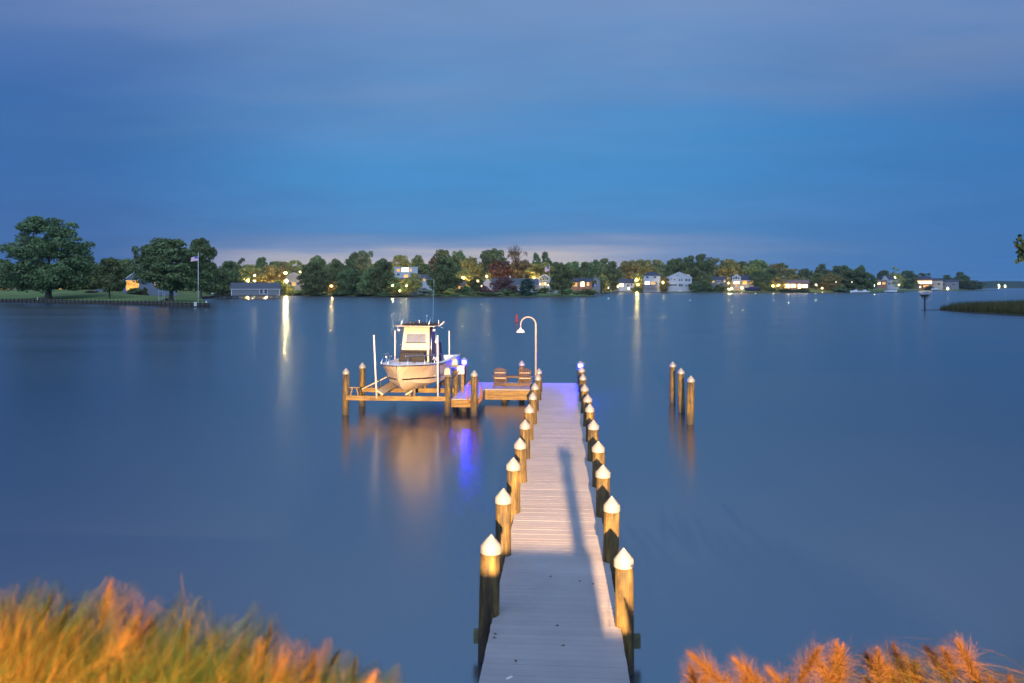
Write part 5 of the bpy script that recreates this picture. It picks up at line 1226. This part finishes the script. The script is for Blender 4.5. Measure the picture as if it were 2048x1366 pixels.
lamp(813, 571, 424.5, .55, 'lamp_w', 'white garden floodlight by the water, nearer the flowering bush')
lamp(800, 581, 416, .25, 'lamp_y', 'low lamp at the foot of the floodlit garden')
lamp(810, 558, 430, .28, 'lamp_y', 'yellow lamp up in the floodlit garden tree')
lamp(927, 556, 505, .60, 'lamp_y', 'yellow lamp hidden in the garden tree above the orange terrace')
lamp(906, 574, 440, .25, 'lamp_y', 'terrace lamp under the big dark waterside tree')
lamp(974, 553, 500, .40, 'lamp_y', 'yellow lamp over the pink lit gable')
lamp(963, 572, 432, .22, 'lamp_y', 'orange lamp at the side of the pink lit gable', False)
lamp(1068, 556, 515, .70, 'lamp_y', 'strong yellow lamp in the trees behind the blue grey house')
lamp(1108, 548, 530, .35, 'lamp_y', 'yellow lamp in the trees by the faded flag')
for k_, (px, y) in enumerate(((1080, 568.5), (1090, 568.5), (1096, 571), (1107, 573))): lamp(px, y, 500, .16, 'lamp_w', ['porch lamp of the blue grey house, first of its row', 'porch lamp in the middle of the blue grey house front', 'porch lamp near the faded flag pole', 'low white lamp just past the faded flag pole'][k_], False)
lamp(1166, 566, 540, .25, 'lamp_y', 'orange lamp on the low dark house behind the pier', False)
lamp(1201, 560, 700, .9, 'lamp_y', 'yellow lamp flooding the trees beside the narrow dark house')
lamp(1190, 552, 700, .3, 'lamp_w', 'small lamp on top of the narrow dark house', False)
lamp(1217, 576, 765, .4, 'lamp_w', 'white lamp at the small lilac cottage', False)
lamp(1236, 572, 765, .4, 'lamp_y', 'warm lamp by the cottage awning', False)
lamp(1257.5, 577, 760, .55, 'lamp_w', 'bright white dock lamp before the low dark roofed cottage')
lamp(1273, 560, 800, .9, 'lamp_y', 'yellow lamp flooding the tree before the hip roofed house')
lamp(1276, 569, 775, .6, 'lamp_y', 'orange lamp beside the hip roofed white house')
lamp(1326, 565, 753, .55, 'lamp_y', 'yellow lamp under the small tree between the white houses')
lamp(1415, 561.5, 760, .5, 'lamp_y', 'porch lamp at the end of the slate roofed house', False)
lamp(1441, 546, 870, .7, 'lamp_y', 'lamp glowing in the trees above the slate roofed house')
lamp(1457, 578, 728, .45, 'lamp_w', 'white light at the base of the waterside pole')
lamp(1457, 566, 729, .25, 'lamp_y', 'yellow light halfway up the waterside pole')
lamp(1463, 577, 735, .4, 'lamp_y', 'lamp below the terrace with arched windows')
lamp(1484, 576, 735, .5, 'lamp_y', 'orange lamp under the lit terrace near the blue covered boat')
lamp(1482, 543, 870, .5, 'lamp_y', 'lamp in the tree above the arched window house')
lamp(1556, 571, 738, .9, 'lamp_f', 'fiercest yellow garden light beside the brightest house')
lamp(1546, 572, 738, .4, 'lamp_y', 'smaller yellow garden light beside the fiercest one')
lamp(1577, 573, 738, .5, 'lamp_w', 'lamp before the first glowing picture window', False)
lamp(1632, 569, 740, .35, 'lamp_w', 'small white lamp before the pale lawn house')
lamp(1645, 577, 722, .3, 'lamp_y', 'low lamp on the green lit lawn')
lamp(1672, 564, 740, .3, 'lamp_s', 'dim lamp in the wide low tree by the motorboats'); lamp(1704, 564, 740, .3, 'lamp_s', 'dim lamp in the large dark tree behind the motorboats')
lamp(1749, 571, 745, .4, 'lamp_w', 'white lamp at the end of the motorboat dock')
lamp(1790, 555, 1168, .6, 'lamp_w', 'floodlight on the white gable wall of the far point', False)
lamp(1798, 570, 1165, .6, 'lamp_w', 'low floodlight past the white gable')
lamp(1841, 574, 1165, .6, 'lamp_w', 'garden lamp below the far terrace house')
lamp(1896, 577, 1158, .55, 'lamp_f', 'single bright lamp on the lawn of the last dark house')
lamp(1998, 571.5, 3290, 2.2, 'lamp_w', 'far white light below the distant hills, first of two', False); lamp(2010.5, 571.5, 3290, 2.0, 'lamp_w', 'far white light below the distant hills, second of two', False)

# lamps added behind the houses to throw warm light on the back row of trees
M['lamp_tree_fill'] = glow('lamp_tree_fill', (1.0, 0.66, 0.20), 2300)
for k_, (px, D) in enumerate(((496, 520), (532, 476), (560, 590), (655, 545), (735, 545), (800, 585), (850, 560), (905, 560), (955, 545), (1010, 520), (1062, 500), (1112, 545), (1150, 590), (1205, 770), (1262, 830), (1300, 840), (1345, 815), (1440, 825), (1470, 820), (1510, 800), (1560, 785), (1600, 800), (1650, 820))):
    x = W(px, D); g = gz(x, D); e = empty('tree_fill_lamp', (x, D, g)); tag(e, 'added lamp behind the shore houses, warming the back row of trees', 'street lamp', 'added lamps behind the shore houses')
    mb = MB(); mb.ball((0, 0, 6.4), .42, 10); mb.build('globe', 'lamp_tree_fill', e, smooth=True)
    mb = MB(); mb.tube([(0, .1, -.3), (0, .1, 6.0)], .07, 6); mb.lathe([(.3, 0), (.36, .04), (.03, .3)], (0, 0, 6.75), 10); mb.build('post', 'dark', e)

# ------------------------------------------------------------------ bulkhead with its short piles
e = empty('bulkhead', (W(200, 240), 240, 0)); tag(e, 'dark timber bulkhead with short posts holding up the lawn', 'sea wall')
oc = Vector(e.location)
bl = [Vector((W(p, D), D, 0)) for p, D in SHORE[0:8]]
mb = MB()
for a, b in zip(bl[:-1], bl[1:]):
    mb.beam(a + Vector((0, -.12, .05)) - oc, b + Vector((0, -.12, .05)) - oc, .16, 1.95)
mb.build('plank_wall', 'tarry', e)
mb = MB()
for a, b in zip(bl[:-1], bl[1:]): mb.beam(a + Vector((0, -.10, 1.06)) - oc, b + Vector((0, -.10, 1.06)) - oc, .42, .09)
mb.build('capping', 'capboard', e)
mb = MB()
for a, b in zip(bl[:-1], bl[1:]): mb.beam(a + Vector((0, -.27, .62)) - oc, b + Vector((0, -.27, .62)) - oc, .14, .16)
mb.build('waler', 'capboard', e)
tot = sum((b - a).length for a, b in zip(bl[:-1], bl[1:])); d = 1.0
PB = None
while d < tot:
    r_ = d
    for a, b in zip(bl[:-1], bl[1:]):
        L = (b - a).length
        if r_ <= L: p = a + (b - a) * (r_ / L); break
        r_ -= L
    if p.x > W(-40, 275):
        if PB is None:
            mb = MB(); mb.lathe([(.17, -1.5), (.16, 1.36), (.15, 1.42)], n=10); o_ = mb.build('pile', 'tarry', e); PB = o_.data
        else: o_ = link('pile', PB, e)
        o_.location = p + Vector((0, -.42, 0)) - oc
    d += 2.35
a = Vector((W(398, 327), 327, 0)); b = Vector((W(443, 430), 430, 0))
e = empty('bulkhead', (a + b) / 2); tag(e, 'short stretch of bulkhead running back toward the boathouse walkway', 'sea wall'); oc = (a + b) / 2
mb = MB(); mb.beam(a + Vector((.3, 0, .1)) - oc, b + Vector((.3, 0, .1)) - oc, .16, 1.9); mb.build('plank_wall', 'tarry', e)
for i in range(20):
    p = a + (b - a) * ((i + .5) / 20); link('pile', PB, e, p + Vector((.6, 0, 0)) - oc)

# ------------------------------------------------------------------ flagpoles
def flagpole(px, D, ytop, yflag, wf, hf, label, flaglabel, ybase=None, faded=False):
    x = W(px, D); g = gz(x, D) if ybase is None else ZY(ybase, D); e = empty('flagpole', (x, D, g)); tag(e, label, 'flagpole')
    zt_ = ZY(ytop, D) - g; mb = MB(); mb.tube([(0, 0, -.5), (0, 0, zt_)], [.10, .06], 8); mb.build('pole', 'white', e, smooth=True)
    mb = MB(); mb.ball((0, 0, zt_ + .08), .10, 8); mb.build('finial', 'alu', e, smooth=True)
    zf_ = ZY(yflag, D); mb = MB(); nx, nz = 13, 13; wv = lambda u: (.16 * math.sin(u * 7.5) * u * wf * .35)
    for j in range(nz + 1):
        for i in range(nx + 1):
            u = i / nx; vq = j / nz; mb.v.append((-u * wf * (1 - .03 * vq), wv(u + vq * .1), (vq - .5) * hf - .28 * hf * u * u))
    for j in range(nz):
        for i in range(nx):
            a_ = j * (nx + 1) + i; mb.f.append((a_, a_ + 1, a_ + nx + 2, a_ + nx + 1)); mb.m.append(2 if (i < 5.3 and j >= 6) else (0 if j % 2 == 0 else 1))
    # small white stars on the canton
    o = mb.build('flag', ['flagred', 'flagwhite', 'flagblue'], e, smooth=True); o.location = (-.08, 0, zf_ - g)
    mb = MB()
    for r_ in range(5):
        for c_ in range(4):
            u = (.25 + c_) / 11.5; vq = .50 + (r_ + .7) / 11.5; mb.box((-u * wf, wv(u) - .02, (vq - .5) * hf), (.07 * wf / 3, .012, .05 * hf / 2)); mb.box((-u * wf, wv(u) + .02, (vq - .5) * hf), (.07 * wf / 3, .012, .05 * hf / 2))
    mb.build('star', 'flagwhite', o)
    o['label'] = flaglabel; return e
flagpole(396.5, 206, 505, 517, 2.0, 1.25, 'tall white flagpole with a striped flag at the corner of the bulkhead lawn', 'red and white striped flag with a blue canton')
flagpole(1098.5, 412, 528, 537.5, 2.3, 2.6, 'thin flagpole with a faded flag on the point lawn by the oval tree', 'faded striped flag')
# sign box at the foot of the pole
e = empty('notice_board', (W(393.8, 203.2), 203.2 - 1.0, 0)); tag(e, 'small white sign with a dark symbol on the bulkhead below the flagpole', 'sign')
mb = MB(); mb.box((0, 0, .85), (.62, .10, 1.05)); mb.build('panel', 'white', e, bevel=.02)
mb = MB(); mb.box((0, -.056, 1.08), (.16, .012, .22)); mb.box((0, -.056, .78), (.24, .012, .20)); mb.build('symbol', 'dark', e)
mb = MB(); mb.tube([(0, .16, -1), (0, .16, 1.3)], .09, 8); mb.build('post', 'tarry', e)
e = empty('marker_post', (W(418, 203), 201.2, 0)); tag(e, 'short white topped post at the very tip of the bulkhead', 'post'); mb = MB(); mb.tube([(0, 0, -1), (0, 0, 1.2)], .16, 8); mb.build('post', 'tarry', e); mb = MB(); mb.lathe([(.2, 1.2), (.2, 1.62), (.05, 1.75)], n=10); mb.build('cap', 'white', e)
# swing frame
D = 234; g = gz(W(333, D), D); e = empty('swing_frame', (W(330, D), D, g)); tag(e, 'thin white garden arbour frame standing by the thick oak trunk', 'arbour')
mb = MB(); k = D / F
for px, q in ((317.5, 0), (321.5, 1.4), (329.5, 0), (350, 0)):
    xx = (px - 330) * k; mb.box((xx, q, 1.45), (.10, .10, 2.9))
mb.box((0.4, 0, 2.9), (5.6, .09, .12)); mb.box((-1.6, .7, 2.9), (.1, 1.5, .1)); mb.box((-1.0, 0.0, .45), (1.8, .06, .06)); mb.box((-1.0, 0.0, .75), (1.8, .05, .05)); mb.build('frame', 'white', e)
# utility marker on the lawn
D = 262; e = empty('marker_post', (W(75, D), D, gz(W(75, D), D))); tag(e, 'tiny white stake on the lawn beside the huge oak', 'post'); mb = MB(); mb.box((0, 0, .4), (.22, .18, .85), taper=.8); mb.box((0, 0, .86), (.26, .22, .08)); mb.build('stake', 'white', e)
D = 400; e = empty('lawn_sign', (W(425, D), D, gz(W(425, D), D))); tag(e, 'small white garden box on posts beyond the flagpole', 'garden box'); mb = MB(); mb.box((0, 0, 1.1), (1.0, .4, .5)); mb.box((-.35, 0, .4), (.1, .1, 1.0)); mb.box((.35, 0, .4), (.1, .1, 1.0)); mb.build('box', 'white', e)
# parked car by the peninsula house
def car(x, y, rz, lab, mat):
    e = empty('parked_car', (x, y, gz(x, y)), rz); tag(e, lab, 'car')
    mb = MB(); prof = [(-2.2, .35), (-2.25, .75), (-1.9, .95), (-1.25, 1.0), (-.75, 1.42), (.75, 1.45), (1.35, 1.02), (2.05, .92), (2.25, .7), (2.2, .35)]
    vs = [(x_, -.85, z_) for x_, z_ in prof] + [(x_, .85, z_) for x_, z_ in prof]; n_ = len(prof); mb.add(vs, [tuple(range(n_)), tuple(reversed(range(n_, 2 * n_)))] + [(i, (i + 1) % n_ + 0, (i + 1) % n_ + n_, i + n_)[::-1] for i in range(n_)]); mb.build('body', mat, e, bevel=.06)
    mb = MB(); mb.box((0, 0, 1.21), (1.75, 1.73, .30), taper=.8); mb.build('window', 'pane', e)
    for sx in (-1, 1):
        for sy in (-1, 1):
            mb = MB(); mb.lathe([(.2, -.1), (.33, -.1), (.33, .1), (.2, .1)], n=14); R_ = Matrix.Rotation(math.pi / 2, 3, 'X'); mb.v = [tuple(R_ @ Vector(p)) for p in mb.v]; o = mb.build('wheel', 'dark', e); o.location = (sx * 1.35, sy * .82, .33)
        mb = MB(); mb.box((sx * 2.22, -.6, .68), (.06, .3, .14)); mb.box((sx * 2.22, .6, .68), (.06, .3, .14)); mb.build('headlight' if sx > 0 else 'tail_light', 'white' if sx > 0 else 'red', e)
car(W(201, 306), 306, .3, 'parked pale blue car between the lawn trees and the grey house', 'bluesiding')

# ------------------------------------------------------------------ far piers and boats
def pier(name, label, p0, p1, z, wd, n, rail=True):
    a = Vector(p0); b = Vector(p1); c = (a + b) / 2; e = empty(name, (c.x, c.y, 0)); tag(e, label, 'pier')
    a2 = Vector((a.x, a.y, z)) - Vector((c.x, c.y, 0)); b2 = Vector((b.x, b.y, z)) - Vector((c.x, c.y, 0)); mb = MB(); mb.beam(a2, b2, wd, .25); mb.build('walkway', 'tarry', e)
    pm = None
    for i in range(n):
        for s_ in (-1, 1):
            p = a2 + (b2 - a2) * (i / (n - 1)); d_ = (b2 - a2).normalized(); q = p + Vector((-d_.y, d_.x, 0)) * s_ * wd * .52
            if pm is None: mb = MB(); mb.tube([(0, 0, -z - 1), (0, 0, 1.2 if rail else .3)], .14, 7); o = mb.build('pile', 'tarry', e); pm = o.data
            else: o = link('pile', pm, e)
            o.location = q
    if rail:
        for s_ in (-1, 1):
            mb = MB(); d_ = (b2 - a2).normalized(); off = Vector((-d_.y, d_.x, 0)) * s_ * wd * .52 + Vector((0, 0, 1.1)); mb.beam(a2 + off, b2 + off, .08, .1); mb.build('rail', 'tarry', e)
pier('timber_pier', 'dark timber pier with railings beside the point lawn', (W(1150, 450), 450), (W(1215, 470), 470), 1.5, 2.2, 9)
pier('timber_pier', 'low dark dock in front of the moored motorboats', (W(1690, 702), 702), (W(1806, 716), 716), 1.2, 2.0, 12)
pier('timber_pier', 'short dark dock under the blue covered boat', (W(1462, 722), 722), (W(1524, 712), 712), 1.0, 2.0, 8, False)
pier('timber_pier', 'small dock before the low dark roofed cottage', (W(1226, 752), 752), (W(1262, 748), 748), 1.1, 2.0, 6, False)
def skiff(x, y, z, rz, L, label, mat='gelwhite', cabin=True, cover=None, group=None):
    e = empty('motorboat', (x, y, z), rz); tag(e, label, 'boat', group); mb = MB(); R_ = []
    for u in np.linspace(0, 1, 9):
        w_ = .18 * L * (1 - max(0, (u - .45) / .55) ** 2.2); sh = .16 * L + .05 * L * u * u; R_.append([(u * L - L / 2, s_ * w_ * q, zz) for s_, q, zz in ((-1, 1, sh), (-1, .75, .05 * L), (0, 0, 0 + .05 * L * max(0, u - .6)), (1, .75, .05 * L), (1, 1, sh))])
    for r in R_: mb.v += r
    for i in range(8):
        for k in range(4): a = i * 5 + k; mb.f.append((a, a + 1, a + 6, a + 5)); mb.m.append(0)
        mb.f.append((i * 5 + 4, i * 5, i * 5 + 5, i * 5 + 9)); mb.m.append(0)
    mb.f.append((4, 3, 2, 1, 0)); mb.m.append(0); mb.build('hull', mat, e)
    if cover: mb = MB(); mb.box((-.05 * L, 0, .22 * L), (.8 * L, .30 * L, .12 * L), taper=.55); mb.build('cover', cover, e, bevel=.1)
    elif cabin:
        mb = MB(); mb.box((-.02 * L, 0, .25 * L), (.34 * L, .24 * L, .16 * L), taper=.8); mb.build('cabin', 'white', e); mb = MB(); mb.box((-.02 * L, 0, .28 * L), (.33 * L, .245 * L, .05 * L), taper=.95); mb.build('window', 'pane', e)
        mb = MB(); mb.tube([(-.15 * L, 0, .3 * L), (-.15 * L, 0, .55 * L)], .03 * L / 8, 5); mb.build('mast', 'steel', e)
    mb = MB(); mb.box((-L / 2 - .25, 0, .15 * L), (.4, .4, .12 * L)); mb.build('outboard_motor', 'dark', e)
    return e
skiff(W(1505, 724), 724, 1.6, math.pi - .1, 15, 'motorboat under a dark blue cover on a lift by the arched window house', 'navy', False, 'navy')
skiff(W(1703, 706), 698, .1, math.pi + .1, 10, 'white motorboat moored at the near end of the far dock')
skiff(W(1726, 706), 703, .2, math.pi - .1, 9, 'white motorboat with a mast in the middle of the far dock')
skiff(W(1779, 706), 703, .4, .15, 12, 'long low white boat near the tip of the far dock', 'gelwhite', False, 'bluesiding')
skiff(W(1871, 1150), 1150, .6, math.pi, 13, 'pale boat hauled up under the far terrace house', 'white', True)
e = empty('light_pole', (W(1457, 729), 729.4, gz(W(1457, 729), 731))); tag(e, 'slim waterside pole carrying lights by the arched window house', 'pole'); mb = MB(); mb.tube([(0, 0, -3), (0, 0, ZY(557, 729) - e.location.z)], .14, 8); mb.build('pole', 'alu', e)
e = empty('utility_pole', (W(1566, 770), 770, gz(W(1566, 770), 770))); tag(e, 'utility pole with a cross arm above the brightest house', 'utility pole'); h_ = ZY(551, 770) - e.location.z; mb = MB(); mb.tube([(0, 0, -1), (0, 0, h_)], .16, 8); mb.build('pole', 'bark', e); mb = MB(); mb.box((0, -.1, h_ - .8), (3, .15, .2)); mb.tube([(.6, -.2, h_ - 1.6), (.6, -.2, h_ - .8)], .3, 8); mb.build('cross_arm', 'white', e)

# ------------------------------------------------------------------ marsh point
MP = [(1842, 176), (1862, 176.5), (1884, 175), (1905, 168), (1935, 160), (1970, 152), (2010, 145), (2060, 138), (2160, 130), (2160, 230), (2050, 215), (1980, 205), (1920, 192), (1890, 180), (1862, 177.6)]
mp = [(W(p, D), D) for p, D in MP]
mb = MB(); n = len(mp); ctr = (np.mean([p[0] for p in mp]), np.mean([p[1] for p in mp]))
mb.v = [(x, y, -.4) for x, y in mp] + [(x, y, .10) for x, y in mp]; mb.f = [(i, (i + 1) % n, (i + 1) % n + n, i + n) for i in range(n)] + [tuple(range(n, 2 * n))]; mb.m = [0] * len(mb.f)
tag(mb.build('marsh_ground', 'mud'), kind='structure')
rs = np.random.RandomState(44)
cand = np.stack([rs.uniform(W(1870, 175), W(2150, 200), 60000), rs.uniform(130, 228, 60000)], axis=1); cand = cand[inside(cand, mp)]; dd = seg_dist(cand, mp)
px_ = cand[:, 0] / cand[:, 1] * F + 1024; ok = (px_ > 1880) & (px_ < 2110); cand = cand[ok][:20000]; dd = dd[ok][:20000]
n = len(cand); hgt = np.clip(.7 + .5 * dd, 0, 1.55) * rs.uniform(.55, 1.28, n) * (1 + .16 * np.sin(cand[:, 0] * 2.3 + cand[:, 1])) * (1 + .10 * np.sin(cand[:, 0] * .9) + .08 * np.sin(cand[:, 1] * .7 + 1))
def blades(root, tip, wid, rs, seg=3, bend=.3, mi=None, power=0):
    n = len(root); d = tip - root; side = np.cross(d, rs.normal(size=(n, 3))); side /= np.linalg.norm(side, axis=1, keepdims=True) + 1e-9
    horiz = d.copy(); horiz[:, 2] = 0; V = []
    for i in range(seg + 1):
        u = i / seg; c = root + d * u - horiz * bend * 4 * u * (1 - u) * .5 if not power else root + (d - horiz) * (1 - (1 - u) ** 1.25) + horiz * u ** power
        w_ = wid * (1 - u) ** .7 + wid * .08; V += [c - side * w_[:, None] * .5, c + side * w_[:, None] * .5]
    V = np.stack(V, axis=1).reshape(-1, 3); K = 2 * (seg + 1); base = np.arange(n) * K; Fq = []
    for i in range(seg): Fq.append(np.stack([base + 2 * i, base + 2 * i + 1, base + 2 * i + 3, base + 2 * i + 2], axis=1))
    Fq = np.stack(Fq, axis=1).reshape(-1, 4); midx = None if mi is None else np.repeat(mi, seg)
    return V, Fq, midx
root = np.column_stack([cand, np.full(n, .08)]); tip = root + np.column_stack([rs.normal(0, .22, n) + .1, rs.normal(0, .22, n), hgt])
V, Fq, mi = blades(root, tip, rs.uniform(.05, .12, n), rs, 2, .25, (rs.rand(n) < .4).astype(int))
o = link('marsh_grass', mesh_np('marsh_grass', V, Fq, ['reed', 'reedg'], mi)); tag(o, 'brown green marsh grass covering the low point', 'grass', kind='stuff')

# ------------------------------------------------------------------ ornamental grass at the photographer's feet
rs = np.random.RandomState(101)
EL = [(-150, 1150), (0, 1162), (60, 1152), (130, 1175), (200, 1155), (300, 1182), (400, 1195), (480, 1222), (540, 1218), (600, 1262), (660, 1290), (740, 1308), (800, 1345), (838, 1430)]
ER = [(1350, 1400), (1385, 1300), (1440, 1345), (1500, 1335), (1560, 1325), (1650, 1300), (1720, 1285), (1800, 1288), (1870, 1285), (1940, 1320), (2000, 1345), (2080, 1360)]
def tips(n, E, D0, D1, power):
    ex = np.array([p[0] for p in E]); ey = np.array([p[1] for p in E]); px = rs.uniform(ex[0], ex[-1], n); top = np.interp(px, ex, ey) + 14 * np.sin(px * .045) + 9 * np.sin(px * .13 + 1)
    y = top + rs.rand(n) ** power * (1480 - top) ; D = rs.uniform(D0, D1, n)
    return np.column_stack([(px - 1024) / F * D, D, CH - (y - HZ) / F * D]), px
VV = []; FF = []; MI = []; off = 0
def addg(V, Fq, mi):
    global off
    VV.append(V); FF.append(Fq + off); MI.append(mi); off += len(V)
for E, D0, D1, nb, npl, lean in ((EL, 1.6, 2.8, 34000, 110, .32), (ER, 5.8, 7.2, 5000, 60, -.25)):
    tp, px = tips(nb, E, D0, D1, .9); n = nb
    nc = 46 if E is EL else 16
    cpx = rs.uniform(E[0][0], E[-1][0], nc); cD = rs.uniform(D0, D1, nc); cz = rs.uniform(1140, 1400, nc)
    ctype = np.where(rs.rand(nc) < np.where(cpx > 470, .06, np.where(cz < 1250, .14, .50)), 1, 0) if E is EL else np.where(rs.rand(nc) < .8, 1, 0)
    py = HZ + (CH - tp[:, 2]) / tp[:, 1] * F
    ci = (np.hypot(px[:, None] - cpx[None, :], (py[:, None] - cz[None, :]) * 1.3) + 60 * np.abs(tp[:, 1][:, None] - cD[None, :]) + rs.normal(0, 14, (n, nc))).argmin(axis=1)
    g = np.array([bank_h(p[0] * CT - p[1] * ST, p[0] * ST + p[1] * CT) for p in tp]); k_ = 1 if E is EL else 1.5
    hx = rs.normal(lean, .30, n) * k_ * (.6 + .8 * np.abs(np.sin(ci * 2.4))); hx = np.where((px > 450) & (px < 900), np.abs(hx) + .05, hx); hy = rs.normal(0, .22, n) * k_
    root = np.column_stack([tp[:, 0] - hx, tp[:, 1] - hy, np.minimum(tp[:, 2] - .4, g - .02)])
    mix = np.where(rs.rand(n) < .85, ctype[ci], 1 - ctype[ci])
    V, Fq, mi = blades(root, tp, rs.uniform(.0018, .0050, n) * k_, rs, 7, 0, mix, 3.2); addg(V, Fq, mi)
    tp, px = tips(npl, E, D0, D1, 1.0 if E is EL else 1.5)
    if E is EL: tp[:, 2] -= .03
    for p in tp:
        L = rs.uniform(.10, .20) if E is EL else rs.uniform(.28, .5); ax = np.array([rs.normal(lean * 1.5, .42), rs.normal(.0, .3), 1.0]); ax /= np.linalg.norm(ax); k = 260 if E is EL else 900; u = rs.rand(k)
        c = p[None, :] - ax[None, :] * (L * (1 - u))[:, None]; rad = (.026 if E is EL else .13) * np.sin(np.pi * np.clip(u * .9 + .08, 0, 1)); dr = rs.normal(size=(k, 3)) * .62
        tipq = c + dr * rad[:, None] + ax * (.035 if E is EL else .08); V, Fq, mi = blades(c, tipq, np.full(k, .0013 if E is EL else .0022), rs, 1, 0, np.full(k, 2)); addg(V, Fq, mi)
        gq = bank_h(p[0] * CT - p[1] * ST, p[0] * ST + p[1] * CT); rt = np.array([[p[0] - ax[0] * .5, p[1], min(p[2] - L, gq)]]); V, Fq, mi = blades(rt, (p - ax * L)[None, :], np.array([.004]), rs, 4, .2, np.array([1])); addg(V, Fq, mi)
# a few tall stalks above the rest
for (px, y, dxp) in ((362, 1143, 14), (392, 1203, -40), (1393, 1302, 40), (1790, 1310, 4), (1865, 1330, 6)):
    D = 2.2 if px < 900 else 6.3; p = np.array([[(px - 1024) / F * D, D, CH - (y - HZ) / F * D]]); rt = p.copy(); rt[0, 0] += dxp / F * D * 2.2; rt[0, 2] -= .55; V, Fq, mi = blades(rt, p, np.array([.007]), rs, 4, .1, np.array([2])); addg(V, Fq, mi)
o = link('grass', mesh_np('grass', np.concatenate(VV), np.concatenate(FF), ['blade', 'straw', 'plume'], np.concatenate(MI))); tag(o, 'orange lit ornamental grass with feathery plumes on the near bank', 'grass', kind='stuff')

# ------------------------------------------------------------------ evening haze over the wide water
m, nt, out = new_mat('evening_haze')
vp = N(nt, 'ShaderNodeVolumePrincipled'); vp.inputs['Color'].default_value = (0.72, 0.84, 1.0, 1); vp.inputs['Density'].default_value = 0.00005; vp.inputs['Anisotropy'].default_value = 0.72
nt.links.new(vp.outputs[0], out.inputs['Volume']); M['haze'] = m
mb = MB(); mb.box((0, 2950, 33.5), (8200, 6200, 69)); tag(mb.build('haze', 'haze'), 'thin blue evening haze over the water', 'haze', kind='stuff')
scene.cycles.volume_bounces = 1
